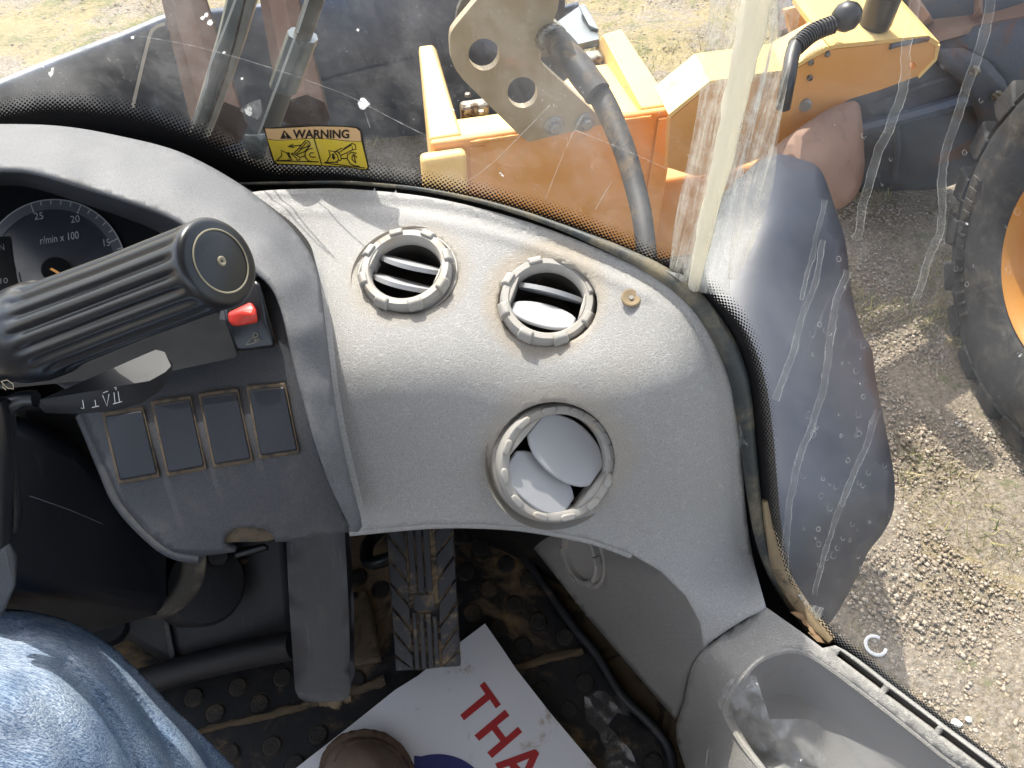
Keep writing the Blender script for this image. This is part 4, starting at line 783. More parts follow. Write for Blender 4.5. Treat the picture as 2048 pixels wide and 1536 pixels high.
# seal and sill between panel and glass
sea = thing('rubber_seal', 'weathered rubber window seal running round the dashboard edge', 'seal', tuple(P(1500, 900, .71)))
tp = cat([(480, 368), (600, 366), (700, 366), (850, 380), (1000, 413), (1150, 465), (1300, 533), (1383, 592), (1438, 664), (1472, 738), (1486, 802), (1496, 890), (1508, 990), (1521, 1070), (1543, 1140), (1575, 1200), (1618, 1258)], step=16)
tube('seal_lip', [P(x, y, float(G(x, y)) - .010) for x, y in tp], [.002, .002, .002, .003, .0065, .0085, .0075, .006, .004], M_seal, sea, 12, .03)
ribb = [P(x, y, float(G(x, y)) - .002) for x, y in ((1530, 1000), (1543, 1075), (1568, 1160), (1612, 1225), (1664, 1282))]
tube('dusty_sill', ribb, [.003, .005, .008, .009, .005], M_sill, sea, 10, .02, wob=.12)
for (x, y, a, lb) in ((1602, 1232, .4, 'uppermost dry brown leaf caught in the dusty window sill'), (1610, 1243, .9, 'dry brown leaf second from the top in the dusty window sill'), (1622, 1258, 1.1, 'dry brown leaf third from the top in the dusty window sill'), (1636, 1276, .6, 'lowest dry brown leaf in the dusty window sill, nearest the console slots')):
    q = P(x, y, float(G(x, y)) - .016); d_ = np.array([math.cos(a), -math.sin(a), 0]) * .011; o = hull('dead_leaf', [q - d_, q + d_, q + np.array([.002, .004, .002]), q - np.array([.002, .004, -.001]), q + np.array([0, 0, .003])], M_straw, None)
    tag(o, lb, 'leaf', 'dry leaves caught in the window sill')
# ================================================================== SIDE CONSOLE
cs_ = thing('side_console', 'grey side console with deep storage tray and three long air slots', 'console', (.35, .2, 1.6))
coD = rbf([(1530, 1217, .770), (1455, 1262, .778), (1400, 1302, .79), (1378, 1345, .86), (1352, 1450, 1.06), (1380, 1620, 1.02), (1430, 1400, .80), (1470, 1300, .765), (1560, 1240, .765), (1665, 1292, .742), (1760, 1370, .705), (1850, 1440, .668), (1985, 1535, .622), (2100, 1620, .60), (1440, 1536, .80), (1600, 1450, .72), (1420, 1620, .86), (1850, 1620, .66), (1600, 1620, .72)])
tray = cat([(1452, 1420), (1470, 1375), (1510, 1325), (1560, 1303), (1605, 1303), (1660, 1335), (1760, 1410), (1880, 1505), (1990, 1600), (1800, 1650), (1600, 1650), (1540, 1560), (1480, 1480)], True, 10)
def slot(x0, y0, x1, y1, w=15):
    a, b_ = np.array([x0, y0], float), np.array([x1, y1], float); t = (b_ - a) / np.linalg.norm(b_ - a); n = np.array([-t[1], t[0]]) * w / 2
    return [tuple(q) for q in (a + n, b_ + n, b_ - n, a - n)]
slots = [slot(1676, 1306, 1764, 1374, 13), slot(1773, 1382, 1872, 1456, 14), slot(1881, 1464, 1990, 1546, 15)]
cout = [(1532, 1216), (1500, 1234), (1455, 1262), (1410, 1296), (1388, 1324), (1379, 1348), (1367, 1404), (1352, 1450), (1352, 1480), (1372, 1540), (1390, 1680), (2200, 1680), (2010, 1548), (1900, 1465), (1780, 1372), (1712, 1318), (1685, 1300), (1668, 1291), (1655, 1294), (1645, 1296), (1600, 1262)]
patch('console_top', cout, coD, M_side, cs_, step=11, thick=.006, holes=[tray] + slots)
def well(name, loop, fD, m, down, par, shrink=.85, e=.001):
    L_ = seg_dense(loop, 10); q = P(L_[:, 0], L_[:, 1], fD(L_[:, 0], L_[:, 1]) + e); c = q.mean(0); rows_ = [q]
    for t in (.15, .6, .9, 1.0): s_ = 1 - (1 - shrink) * t ** 2; rows_.append(c + (q - c) * np.array([s_, s_, 1]) - np.array([0, 0, down * t]))
    n = len(q); V = np.vstack(rows_ + [c[None] - np.array([[0, 0, down]])]); k = len(rows_)
    Fc = [(j * n + i, j * n + (i + 1) % n, (j + 1) * n + (i + 1) % n, (j + 1) * n + i) for j in range(k - 1) for i in range(n)] + [((k - 1) * n + i, (k - 1) * n + (i + 1) % n, k * n) for i in range(n)]
    return mk(name, V, Fc, m, par)
M_tray = mat('tray_plastic', (.29, .285, .28), .6, .08, 15, dust=(.27, .18, .10), dl=.56, dh=.75, ds=11, bump=.2, bs=200, bd=.001)
well('tray', tray, coD, M_tray, .065, cs_, .78)
tube('tray_rim', [P(x, y, float(coD(x, y)) + .003) for x, y in tray[::2]] + [P(tray[0][0], tray[0][1], float(coD(*tray[0])) + .003)], .0035, M_side, cs_, 8, .03)
for s_ in slots: well('air_slot', s_, coD, M_inner, .03, cs_, 1.0)
# ================================================================== CLEAR PLASTIC WRAPS
def crumple(name, outline, f, amp, label, step=9, sc_=.05):
    fr_ = rng.uniform(.02, .09, (6, 2)) * rng.choice([-1, 1], (6, 2)); ph = rng.uniform(0, 6, 6)
    def g_(x, y):
        s_ = sum(np.abs(np.sin(x * a + y * b_ + p_)) for (a, b_), p_ in zip(fr_, ph)) / 6; return f(x, y) - amp * s_
    o = patch(name, outline, g_, M_film, None, step); tag(o, label, 'plastic wrap', 'clear plastic wrap scraps'); return o
crumple('plastic_wrap', [(1435, 1408), (1440, 1388), (1456, 1362), (1490, 1345), (1512, 1352), (1540, 1438), (1612, 1438), (1640, 1450), (1650, 1500), (1662, 1545), (1640, 1640), (1560, 1640), (1520, 1560), (1470, 1475)], rbf([(1435, 1408, .775), (1512, 1352, .745), (1640, 1450, .74), (1560, 1600, .72), (1470, 1475, .765), (1560, 1450, .72)]), .012, 'crumpled clear plastic wrap lying over the console tray')
crumple('plastic_wrap', [(1168, 1392), (1195, 1382), (1235, 1382), (1256, 1405), (1262, 1434), (1236, 1426), (1215, 1450), (1262, 1500), (1285, 1560), (1205, 1560), (1212, 1500), (1196, 1462), (1172, 1442)], lambda x, y: zpl(FLOOR + .012)(x, y), .03, 'crumpled clear plastic wrap lying on the black floor mat')
# ================================================================== FLOOR MAT
fm = thing('floor_mat', 'black rubber floor mat with round studs under tan dust', 'floor mat', (0, .3, FLOOR))
fz = zpl(FLOOR)
M_matd = M_mat
lip = cat([(960, 1000), (1010, 1052), (1080, 1150), (1160, 1262), (1200, 1310), (1250, 1390), (1310, 1450), (1345, 1500), (1352, 1560), (1350, 1640)], step=20)
patch('mat_sheet', [(560, 1000)] + [(1000, 1000)] + lip.tolist()[1:] + [(250, 1640), (150, 1500), (150, 1200)], fz, M_mat, fm, step=30, thick=.008)
tube('raised_lip', [P(x - 6, y, float(fz(x, y)) - .006) for x, y in lip], .007, mat('lip_rubber', (.02, .022, .026), .5, .2, 20, dust=(.16, .12, .08), dl=.6, dh=.78, ds=14), fm, 10, .03)
studs = [(962, 1098), (1012, 1130), (1060, 1160), (978, 1178), (1028, 1210), (1077, 1243), (995, 1259), (1045, 1293), (932, 1147), (945, 1225), (1131, 1275), (920, 1075), (1170, 1365), (1137, 1422), (1083, 1382), (990, 1065), (1307, 1527), (717, 1155), (762, 1180), (712, 1360), (520, 1408), (545, 1492), (432, 1427), (477, 1375), (565, 1355), (388, 1395), (637, 1470), (460, 1508), (590, 1530), (905, 1200), (1220, 1480), (735, 1262)]
p0 = None
for x, y in studs:
    q = P(x, y, float(fz(x, y)))
    if p0 is None:
        p0 = lathe('mat_stud', [(.0155, .0), (.0155, .0005), (.0135, -.0005), (.0125, .003), (.011, .0045), (0, .0048)], M_stud, fm, q, None, 22); q00 = np.array(q); l00 = np.array(p0.location)
    else:
        c = p0.copy(); sc.collection.objects.link(c); c.location = l00 + (q - q00)
for L_ in ([(380, 1470), (440, 1452), (560, 1425), (690, 1387), (770, 1362)], [(1015, 1340), (1080, 1322), (1165, 1301)]):
    tube('joint_strip', [P(x, y, float(fz(x, y)) - .002) for x, y in L_], [.004, .005, .006, .007] if L_[0][0] < 500 else [.0065, .0055], M_floor, fm, 8, .01, wob=.3)
tube('joint_dirt', [P(x, y, float(fz(x, y)) - .001) for x, y in ((640, 1404), (665, 1402), (692, 1392), (700, 1405))], [.008, .012, .006], M_sill, fm, 8, .008, wob=.5)
# dusty plate between the pedals
patch('worn_plate', [(698, 1185), (735, 1182), (748, 1240), (762, 1320), (706, 1330), (700, 1260)], lambda x, y: fz(x, y) - .02, M_floor, fm, step=14, thick=.01)
# ================================================================== PEDALS
bp = thing('brake_pedal', 'flat grey plastic pedal arm left of the treaded pedal', 'pedal', tuple(P(645, 1400, 1.06)))
pdl = pl3((572, 1080, .93), (690, 1068, .93), (640, 1400, 1.00))
patch('pedal_arm', [(572, 1070), (574, 1040), (688, 1040), (690, 1070)] + [(698, 1230), (701, 1380)] + [(697, 1394), (684, 1402), (650, 1404), (612, 1404), (598, 1396), (590, 1380), (578, 1200)], pdl, mat('pedal_plastic', (.085, .088, .095), .55, .12, 18, dust=(.16, .155, .15), dl=.5, dh=.8, ds=14, scr=.35, bump=.15, bs=300, bd=.0005), bp, step=40, thick=.035, bevel=.006, smooth=True)
ap = thing('accelerator_pedal', 'dusty black treaded accelerator pedal with chevron ribs', 'pedal', tuple(P(850, 1340, 1.12)))
c4 = [np.array(q, float) for q in ((771, 1030), (905, 1030), (921, 1332), (792, 1342))]
apl = pl3((771, 1030, 1.08), (905, 1030, 1.08), (860, 1340, 1.03))
def pq(u, v): return (c4[0] * (1 - u) + c4[1] * u) * (1 - v) + (c4[3] * (1 - u) + c4[2] * u) * v
patch('pedal_base', [tuple(pq(u, v)) for u, v in ((0, 0), (1, 0), (1, .985), (.97, 1), (.03, 1), (0, .985))], apl, M_pedbase, ap, step=40, thick=.012)
def blk(pts, e=.004):
    q2 = [pq(*p) for p in pts]; V = [P(q[0], q[1], float(apl(q[0], q[1])) - k) for q in q2 for k in (0.0005, e)]; hull('tread_rib', V, M_pedal, ap, .0012, 2)
for (u0, u1, v0, v1) in [(.30, .40, 0, .50), (.42, .52, 0, .505), (.54, .64, 0, .50), (.30, .37, .63, 1), (.40, .48, .64, 1), (.51, .59, .64, 1), (.61, .68, .66, 1)]: blk([(u0, v0), (u1, v0), (u1, v1), (u0, v1)])
blk([(.36, .52), (.66, .52), (.66, .625), (.34, .625)], .0015)
for k in range(-2, 8):
    v = k * .155; 
    def cl(p): return [(a, min(max(b_, 0), 1)) for a, b_ in p]
    a_l = cl([(0.0, v - .02), (.27, v + .13), (.27, v + .265), (.0, v + .115)]); a_r = cl([(1.0, v - .03), (.72, v + .12), (.72, v + .255), (1.0, v + .105)])
    for a_ in (a_l, a_r):
        if max(q[1] for q in a_) - min(q[1] for q in a_) > .06: blk(a_)
# ================================================================== SIGN ON THE FLOOR
sg = thing('paper_sign', 'muddy white board with red THA lettering on the floor mat', 'sign', tuple(P(900, 1450, float(zpl(FLOOR + .02)(900, 1450)))))
sD = pl3((970, 1247, float(zpl(FLOOR + .035)(970, 1247))), (1210, 1560, float(zpl(FLOOR + .02)(1210, 1560))), (590, 1540, float(zpl(FLOOR + .012)(590, 1540))))
se = lambda e: (lambda x, y: sD(x, y) - e)
patch('board', [(970, 1247), (1000, 1290), (1032, 1338), (1100, 1425), (1222, 1570), (1222, 1700), (520, 1700), (520, 1590), (592, 1536), (700, 1452), (790, 1380), (835, 1352), (905, 1296)], sD, M_sign, sg, step=40, thick=.003, smooth=False)
patch('letter_t', [(969, 1363), (959, 1371), (970.5, 1388), (920.5, 1430), (928, 1441), (979.6, 1399), (991.7, 1417), (1001.7, 1409)], se(.0006), M_signred, sg, step=30, smooth=False)
patch('letter_h', [(1009.8, 1419.3), (1019, 1431), (994, 1451.4), (1011.4, 1474.7), (1035.6, 1453.5), (1044.6, 1464), (984, 1516.5), (974.4, 1505), (1000.8, 1482.3), (984, 1460.5), (958.4, 1481.7), (948.7, 1470.8)], se(.0006), M_signred, sg, step=30, smooth=False)
patch('letter_a', [(990, 1527), (1070, 1498), (1078.5, 1506.5), (1040, 1592), (1031, 1580), (1040, 1560), (1018, 1532), (996, 1539)], se(.0006), M_signred, sg, step=30, smooth=False, holes=[[(1033, 1527), (1058, 1517), (1047, 1543)]])
bc = [(828, 1511)] + [(875 + 105 * math.cos(a), 1605 + 97 * math.sin(a)) for a in np.linspace(R(-108), R(0), 22)] + [(980, 1690), (828, 1690)]
patch('blue_disc', bc, se(.0006), M_signblue, sg, step=30, smooth=False)
# ================================================================== INSTRUMENT CONSOLE
ic = thing('instrument_console', 'dark grey instrument cowl with rev counter, red switch and blank switches', 'instrument console', tuple(P(450, 1100, .74)))
cowlD = rbf([(-120, 252, .86), (0, 248, .84), (230, 270, .80), (360, 304, .785), (480, 368, .765), (560, 432, .745), (606, 485, .735), (640, 560, .72), (665, 750, .695), (698, 945, .70), (722, 1050, .715),
             (-120, 290, .745), (0, 290, .735), (120, 296, .73), (230, 325, .72), (350, 368, .708), (460, 425, .696), (540, 482, .684), (594, 560, .672), (622, 660, .664), (642, 780, .662), (670, 910, .672), (700, 1010, .69),
             (-120, 338, .71), (0, 336, .70), (190, 378, .694), (330, 428, .688), (430, 490, .682), (505, 540, .672), (562, 615, .664), (584, 700, .660), (612, 805, .660), (655, 940, .672), (705, 1052, .700)], .012)
outer = cat([(-120, 252), (0, 248), (120, 252), (230, 270), (360, 304), (480, 368), (560, 432), (606, 485), (636, 545), (650, 640), (662, 740), (676, 840), (698, 945), (722, 1035), (723, 1055)], step=12)
inner = cat([(705, 1052), (655, 940), (612, 805), (584, 700), (562, 615), (540, 570), (505, 540), (430, 490), (330, 428), (190, 378), (70, 342), (0, 336), (-120, 338)], step=12)
patch('cowl', outer.tolist() + [(716, 1064), (706, 1064)] + inner.tolist(), cowlD, M_cowl, ic, step=11, thick=.004)
oq = outer[outer[:, 0] < 640]; A3 = P(oq[:, 0], oq[:, 1], cowlD(oq[:, 0], oq[:, 1])) - np.array([0, 0, .004]); aa = np.arctan2(A3[:, 0], A3[:, 1])
B3 = np.stack([np.interp(aa, pang, plan[:, 0]), np.interp(aa, pang, plan[:, 1]), zbase(aa) - .034], -1); nn = len(A3)
mk('sun_leak_strip', np.vstack([A3, B3]), [(i, i + 1, nn + i + 1, nn + i) for i in range(nn - 1)], M_sealb, ic)  # strip added across the cowl-to-glass gap to stop sun leaking in
hull('cowl_sun_block', [(x, y, z) for x in (-1.02, -.58) for y, z in ((.42, 1.7), (.74, 1.7), (.76, 2.26), (.60, 2.38), (.44, 2.34))], M_cowl, ic, .03)  # unseen block added to continue the cowl and keep sun off the footwell
# inner wall of the cowl going down to the faces
facD = rbf([(-80, 380, .80), (0, 380, .795), (300, 420, .775), (430, 480, .745), (0, 600, .735), (300, 600, .715), (-80, 700, .71)])
pnD = rbf([(330, 640, .70), (520, 560, .688), (565, 620, .678), (500, 750, .682), (400, 880, .676), (612, 800, .672), (250, 850, .682), (655, 935, .682), (700, 1045, .706), (400, 1080, .690), (550, 1060, .695), (260, 1000, .690), (150, 790, .70), (100, 700, .72), (200, 900, .692)])
iw = inner[inner[:, 0] < 520]
a0 = P(iw[:, 0], iw[:, 1], cowlD(iw[:, 0], iw[:, 1])); ix, iy = iw[:, 0] * .96 - 4, iw[:, 1] + 34; b0_ = P(ix, iy, facD(ix, iy) + .0)
nn = len(iw); mk('cowl_inner_wall', np.vstack([a0, b0_]), [(i, i + 1, nn + i + 1, nn + i) for i in range(nn - 1)], M_panel, ic)
patch('gauge_surround', [(-120, 350), (0, 350), (110, 365), (250, 410), (380, 468), (500, 560), (520, 640), (470, 715), (330, 745), (-120, 790)], lambda x, y: facD(x, y) + .002, M_gaugedk, ic, step=25)
GC = (108, 541)
def arc(r, a0_, a1_, n=40, ry=.985): return [(GC[0] + r * math.cos(R(a)), GC[1] - r * ry * math.sin(R(a))) for a in np.linspace(a0_, a1_, n)]
fg = patch('rev_counter', arc(146, -20, 200, 60), lambda x, y: facD(x, y) - .0, M_gaugef, ic, step=20)
strokes('scale_band', [arc(134, -20, 168, 60)], 19, lambda x, y: facD(x, y) - .0008, M_gband, fg)
strokes('scale_line', [arc(144, -20, 168, 60)], 2.2, lambda x, y: facD(x, y) - .0014, M_gwhite, fg)
tick = []
for k in range(-5, 11):
    a = 27 + k * 8.2; r0 = 124 if k % 5 == 0 else 134; tick.append([(GC[0] + r * math.cos(R(a)), GC[1] - r * .985 * math.sin(R(a))) for r in (r0, 144)])
strokes('scale_ticks', tick, 2.4, lambda x, y: facD(x, y) - .0016, M_gwhite, fg)
fE = lambda x, y: facD(x, y) - .0014
for body, O in (('25', (69, 440)), ('20', (142, 446)), ('15', (208, 493))):
    w_ = 18 if body != '15' else 12; text('numeral', body, O, (O[0] + w_, O[1] - w_ * .12), (O[0] - 1.5, O[1] - 14), fE, M_gwhite, fg)
text('gauge_caption', 'r/min x 100', (81, 489), (158, 477), (79.5, 474), fE, M_gwhite, fg)
hb = lathe('needle_hub', [(0, .012), (.011, .012), (.012, .010), (.012, 0)], M_gaugedk, ic, P(112, 540, float(facD(112, 540))), frame(-np.array(ray(112, 540))), 28)
strokes('needle', [[(86, 528), (115, 545), (150, 568)]], 5, lambda x, y: facD(x, y) - .014, M_needle, hb)
dsp = patch('display', [(-120, 480), (20, 472), (26, 520), (44, 600), (44, 640), (-120, 660)], lambda x, y: facD(x, y) - .0012, M_gaugedk, ic, step=40)
text('display_letter', 'N', (-1, 501), (9, 500), (-2.5, 489), lambda x, y: facD(x, y) - .0018, M_gband, dsp)
text('display_digits', '10', (1, 568), (16, 566), (0, 557), lambda x, y: facD(x, y) - .0018, M_gband, dsp)
strokes('display_bar', [[(34, 541), (43, 585)]], 4, lambda x, y: facD(x, y) - .0018, M_gband, dsp)
# lower face with switches
pout = [(100, 760), (330, 722), (438, 704), (438, 650), (446, 560)] + [(500, 538), (540, 572), (562, 617)] + [(584, 702), (612, 806), (655, 940), (704, 1052), (700, 1064), (640, 1072), (580, 1083), (552, 1084), (543, 1068), (528, 1058), (500, 1054), (470, 1057), (450, 1072), (446, 1090), (470, 1104), (440, 1108), (400, 1112), (345, 1102), (292, 1062), (240, 1002), (210, 935), (184, 872), (166, 830), (150, 790)]
pkt = [[(448, 628), (446, 585), (520, 555), (530, 600), (556, 690), (552, 700), (478, 708), (470, 700)]]
patch('switch_panel', pout, lambda x, y: pnD(x, y) + .004, M_panel, ic, step=12, thick=.01)
cv = cat([(166, 830), (184, 872), (210, 935), (240, 1002), (292, 1062), (345, 1102), (400, 1112)], step=12)
tube('panel_edge', [P(x + 2, y, float(pnD(x, y)) + .011) for x, y in cv], .007, M_panel, ic, 10, .02)
nt_ = patch('thumb_notch', cat([(444, 1085), (450, 1066), (472, 1054), (505, 1052), (532, 1058), (548, 1076), (530, 1082), (470, 1084)], True, 8), lambda x, y: pnD(x, y) + .010, M_dirt, ic, step=10)
def rect(c, m, name, e, inset, parent, bev, th):
    c = np.array(c, float); ce = c.mean(0); q = ce + (c - ce) * (1 - inset / 60.0)
    return hull(name, [P(x, y, float(pnD(x, y)) - k + .004) for x, y in q for k in (e + .004, e + .001 - th)], m, parent, bev, 3)
for i, c in enumerate([[(205, 828), (285, 816), (318, 952), (238, 966)], [(303, 805), (380, 793), (412, 937), (335, 951)], [(398, 789), (475, 779), (505, 922), (428, 934)], [(494, 775), (570, 768), (598, 905), (520, 916)]]):
    sr = rect(c, M_dirt, 'switch_recess', .0006, -2.5, ic, .0015, .001)
    rect(c, M_blank, 'blank_switch', .0022, 4.2, sr, .0016, .003)
sr = hull('rocker_switch', [P(x, y, float(pnD(x, y)) - k) for x, y in ((446, 600), (515, 552), (556, 692), (470, 706)) for k in (-.003, .0005)], M_dirt, ic, .002)
hull('switch_body', [P(x, y, .672 - k) for x, y, k in ((450, 640, .008), (446, 610, .006), (512, 560, .006), (520, 570, .008), (552, 690, .0), (543, 696, .0), (480, 703, .0), (468, 690, .002), (530, 640, .008), (458, 655, .008))] + [P(x, y, .69) for x, y in ((446, 600), (520, 562), (550, 690), (472, 702))], M_black, sr, .003)
hull('red_lock', [P(x, y, .660 + k) for x, y, k in ((455, 626, 0), (500, 604, 0), (512, 616, -.002), (516, 644, -.001), (470, 653, -.001), (458, 645, 0), (480, 625, -.005), (505, 630, -.005))] + [P(x, y, .668) for x, y in ((455, 626), (505, 606), (516, 646), (462, 652))], M_red, sr, .002)
s5 = lambda x, y: x * 0 + .6655
strokes('switch_symbol', [[(492, 690), (505, 674), (512, 680), (508, 686), (492, 690)], [(508, 686), (520, 680)], [(508, 681), (519, 677)], circ(511, 670, 4.5, 10) + [(515.5, 670)]], 1.5, s5, M_ring, sr)
# ---- ribbed grip stalk
gk = thing('control_stalk', 'black ribbed rubber grip on a thick stalk in front of the gauges', 'control stalk', tuple(P(0, 720, .58)))
g1_, g0_ = P(441, 523, .455), P(62, 668, .565); ax = g1_ - g0_; LL = float(np.linalg.norm(ax)); Mx = frame(ax)
prof = [(.012, -.05), (.026, -.035), (.033, -.012), (.0345, .004), (.034, .02), (.0325, .028), (.0315, .032, .6), (.0305, .045, 1), (.0275, LL * .6, 1), (.0262, LL - .018, 1), (.0262, LL - .010, .5), (.0262, LL - .007), (.0262, LL - .003), (.0248, LL - .0005), (.0225, LL + .0005), (0, LL + .001)]
lathe('grip', prof, M_grip, gk, g0_, Mx, 240, rib=.11, ribn=17)
lathe('end_ring', [(.0177, LL + .0010), (.0183, LL + .0014), (.0189, LL + .0010)], M_ring, gk, g0_, Mx, 48)
lathe('end_pip', [(.0008, LL + .0012), (.0022, LL + .0018), (.0030, LL + .0012)], M_ring, gk, g0_, Mx, 16)
gD = lambda x, y: x * 0 + .528
strokes('lamp_symbol', [circ(22, 648, 4, 12, 7) + [(26, 648)], [(2, 640), (14, 640), (10, 655), (0, 658)]], 1.8, lambda x, y: x * 0 + .535, M_ring, gk)
strokes('beam_symbol', [[(2, 763), (14, 760), (26, 768), (27, 778), (14, 776), (2, 763)], [(5, 768), (18, 778)], [(4, 773), (12, 780)]], 1.8, lambda x, y: x * 0 + .525, M_ring, gk)
tube('stalk_root', [P(60, 670, .57), P(-60, 700, .62), P(-200, 720, .68)], .030, M_grip, gk, 20, .03)
# ---- lower paddle lever
pdv = thing('paddle_lever', 'glossy black paddle lever with printed symbols under the ribbed grip', 'lever', tuple(P(70, 815, .6)))
top = [(80, 800), (190, 778), (230, 752), (290, 708), (312, 699), (330, 704), (338, 722), (330, 745), (300, 762), (220, 775)]; bot = [(78, 812), (90, 826), (150, 828), (230, 822), (285, 806), (322, 780), (342, 752), (343, 732), (330, 760)]
_pz = float(P(215, 772, .577)[2])
hull('paddle', [P(x, y, float(zpl(_pz)(x, y))) for x, y in top] + [P(x, y, .590) for x, y in bot] + [P(x + 2, y - 6, .608) for x, y in bot], M_lever, pdv, .004, 4)
pD_ = pl3((90, 815, .576), (330, 765, .576), (220, 822, .584))
strokes('paddle_symbols', [[(205, 790), (214, 812), (218, 788)], [(228, 785), (230, 806)], [(236, 783), (239, 804)], [(226, 808), (244, 803)], [(232, 780), (232, 774), (228, 776)], [(190, 800), (192, 814)], [(184, 815), (198, 812)], [(165, 800), (168, 817), (162, 816)], [(206, 786), (216, 782)]], 1.5, lambda x, y: x * 0 + .5765, M_white, pdv)
# ---- steering column
scn = thing('steering_column', 'black steering column with glossy frame at the left picture edge', 'steering column', tuple(P(100, 1300, .95)))
hull('column_cover', [P(x, y, D) for x, y, D in ((-160, 840, .70), (30, 828, .70), (150, 885, .76), (335, 1085, .93), (332, 1190, .93), (322, 1228, .95), (150, 1200, .80), (40, 1175, .73), (-160, 1140, .66), (-160, 840, 1.0), (120, 860, 1.0), (330, 1100, 1.1), (330, 1215, 1.1), (-160, 1200, 1.0))], M_col, scn, .02, 4)
hull('lower_cover', [P(x, y, D) for x, y, D in ((-160, 1150, .72), (40, 1178, .78), (180, 1205, .86), (318, 1228, .97), (240, 1236, .97), (-160, 1330, .85), (60, 1300, .95), (-160, 1180, 1.1), (300, 1225, 1.1), (60, 1280, 1.1))], M_darkp, scn, .015, 3)
tube('glossy_frame', [P(72, 798, .60), P(40, 800, .60), P(14, 818, .60), P(14, 860, .61), P(20, 950, .62), P(27, 1035, .63), P(14, 1068, .63), P(-30, 1100, .63)], .0065, M_black, scn, 12, .015)
tube('glossy_frame', [P(-20, 800, .59), P(-8, 900, .60), P(-10, 1080, .62)], .012, M_black, scn, 12, .015)
hull('grey_shoulder', [P(x, y, D) for x, y, D in ((-60, 1105, .66), (15, 1075, .66), (35, 1110, .67), (32, 1170, .67), (5, 1235, .70), (-60, 1240, .70), (-60, 1120, .75), (20, 1150, .75))], M_panel, scn, .008, 3)
tube('scratch_line', [P(60, 992, .695), P(140, 1020, .735), P(205, 1048, .775)], .0004, M_cowl, scn, 5, .05)
# housing behind the column
ho = hull('column_housing', [P(x, y, D) for x, y, D in ((30, 800, .80), (170, 800, .80), (215, 880, .86), (330, 1080, 1.02), (20, 900, .86), (30, 800, 1.1), (230, 820, 1.1), (420, 1080, 1.2))], M_panel, None, .02); tag(ho, 'dark rounded housing behind the steering column under the paddle lever', 'housing')
# ---- heater box, curved strap, pipe
hb_ = thing('heater_box', 'dark plastic heater housing in the footwell under the instrument console', 'housing', tuple(P(430, 1320, 1.22)))
hull('box_body', [P(x, y, D) for x, y, D in ((300, 1040, 1.12), (570, 1040, 1.12), (590, 1290, 1.12), (345, 1332, 1.12), (190, 1240, 1.14), (300, 1225, 1.14), (330, 1040, 1.4), (600, 1040, 1.4), (600, 1290, 1.25), (350, 1340, 1.22))], M_darkp, hb_, .012, 3)
hull('box_rib', [P(x, y, D) for x, y, D in ((322, 1225, 1.11), (334, 1225, 1.11), (352, 1315, 1.11), (340, 1322, 1.11), (322, 1225, 1.15), (350, 1320, 1.15))], M_panel, hb_, .003)
lathe('round_duct', [(0, .03), (.05, .03), (.055, .022), (.055, -.03)], M_darkp, hb_, P(398, 1170, 1.08), frame(-np.array(ray(398, 1170)) + np.array([.6, 0, .2])), 40)
pls = [P(x, y, D) for x, y, D in ((384, 1080, .98), (388, 1120, .985), (380, 1165, .99), (352, 1205, .99), (318, 1226, .99), (295, 1230, .99))]
tube('strap', pls, [.014, .0145, .015, .013, .006], mat('strap', (.06, .057, .05), .6, .3, 20, dust=(.25, .22, .17), dl=.5, dh=.7, ds=20, scr=.4), hb_, 14, .015, flat=.35)
lathe('knob', [(0, .012), (.012, .012), (.016, .0), (.016, -.01)], M_darkp, hb_, P(436, 1112, 1.06), frame(-np.array(ray(436, 1112))), 24)
hull('inner_bracket', [P(x, y, D) for x, y, D in ((460, 1105, 1.04), (530, 1085, 1.04), (540, 1100, 1.04), (470, 1120, 1.04), (460, 1100, 1.1), (540, 1090, 1.1))], M_black, hb_, .004)
patch('dust_patch', cat([(425, 1124), (470, 1118), (498, 1122), (470, 1138), (458, 1165), (450, 1150), (438, 1136)], True, 8), lambda x, y: x * 0 + 1.112, M_dirt, hb_, step=14)
cp = tube('cross_pipe', [P(250, 1375, 1.10), P(360, 1342, 1.10), P(480, 1312, 1.09), P(590, 1290, 1.06)], .019, M_darkp, seg=18, res=.04); tag(cp, 'dark horizontal pipe meeting the flat grey pedal arm', 'pipe')
tail = lathe('drain_cap', [(0, .012), (.022, .012), (.025, .004), (.03, .0)], M_black, None, P(215, 1250, 1.12), frame(-np.array(ray(215, 1250))), 32); tag(tail, 'round black cap with dusty honeycomb in front of the jeans', 'cap')
# black cable loop between the pedals
cb = tube('black_hose', [P(760, 1060, 1.2), P(735, 1090, 1.18), P(738, 1125, 1.15), P(775, 1118, 1.14), P(800, 1105, 1.14)], .010, M_black, seg=12, res=.015); tag(cb, 'looped shiny black hose in the gap between the two pedals', 'hose')
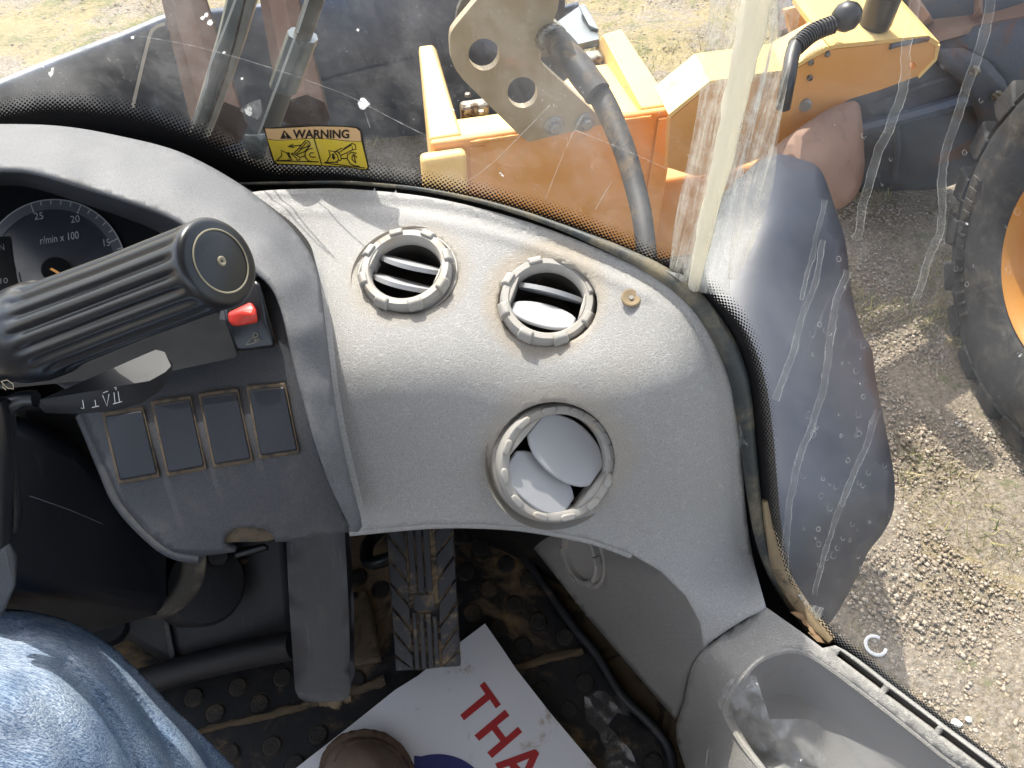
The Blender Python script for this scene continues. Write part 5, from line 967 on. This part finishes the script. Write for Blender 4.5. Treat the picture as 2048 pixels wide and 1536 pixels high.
# ================================================================== PERSON: jeans and boot
pe = thing('person', 'seated person in faded blue jeans with a brown leather boot on the white board', 'person', tuple(P(735, 1600, 1.05)))
jo = [(-160, 1218), (-60, 1216), (0, 1218), (60, 1222), (140, 1243), (210, 1282), (270, 1335), (330, 1397), (400, 1466), (470, 1536), (545, 1650), (560, 1760), (-160, 1760)]
jbase = rbf([(-160, 1218, .80), (0, 1218, .79), (60, 1222, .79), (140, 1243, .79), (210, 1282, .79), (270, 1335, .79), (330, 1397, .80), (400, 1466, .81), (470, 1536, .83), (545, 1650, .88), (560, 1760, .95), (-160, 1280, .68), (0, 1290, .66), (120, 1330, .655), (220, 1420, .66), (330, 1540, .69), (430, 1700, .78), (-160, 1450, .60), (50, 1480, .585), (180, 1600, .60), (-160, 1760, .56), (100, 1760, .58), (300, 1760, .68)])
folds = [(cat([(60, 1262), (160, 1310), (240, 1400), (300, 1480), (350, 1600)], step=12), .010, 20), (cat([(130, 1330), (195, 1400), (245, 1480), (285, 1580)], step=12), -.012, 15), (cat([(200, 1290), (275, 1370), (350, 1450), (400, 1560)], step=12), .009, 17), (cat([(215, 1345), (270, 1400), (325, 1480), (365, 1580)], step=12), -.012, 11), (cat([(300, 1375), (360, 1440), (415, 1510), (460, 1600)], step=12), -.009, 11), (cat([(20, 1320), (90, 1400), (140, 1490), (180, 1600)], step=12), -.005, 30)]
def jD(x, y):
    x = np.asarray(x, float); y = np.asarray(y, float); d = jbase(x, y); q = np.stack([x.ravel(), y.ravel()], -1)
    for pl_, a, w_ in folds: d = d - 1.3 * a * np.exp(-(dist_poly(q, pl_).reshape(x.shape) / w_) ** 2)
    return d
patch('jeans', cat(jo[:-1], step=14).tolist() + [jo[-1]], jD, M_denim, pe, step=6, thick=.01)
# boot: toe on the board, shaft out of frame
bD = rbf([(640, 1560, 1.045), (650, 1520, 1.05), (680, 1482, 1.055), (735, 1469, 1.06), (775, 1482, 1.055), (810, 1520, 1.05), (830, 1560, 1.045), (735, 1500, 1.01), (735, 1540, .99), (690, 1540, 1.0), (785, 1540, 1.0), (735, 1650, .93), (640, 1700, .98), (840, 1700, .98)])
bo_ = cat([(640, 1700), (642, 1600), (650, 1528), (662, 1500), (684, 1480), (712, 1471), (738, 1469), (765, 1476), (790, 1492), (812, 1522), (828, 1560), (838, 1620), (842, 1700)], step=10)
bt = patch('boot', bo_, bD, M_leather_boot, pe, step=9, thick=.01)
sole = bo_[2:-2]
tube('boot_welt', [P(x, y, 1.058) for x, y in sole], .007, M_stitch, bt, 8, .01, wob=.08)
tube('toe_seam', [P(x, y, float(bD(x, y)) - .001) for x, y in ((668, 1524), (690, 1494), (730, 1481), (770, 1490), (800, 1522), (815, 1560))], .0016, M_stitch, bt, 6, .006, wob=.3)
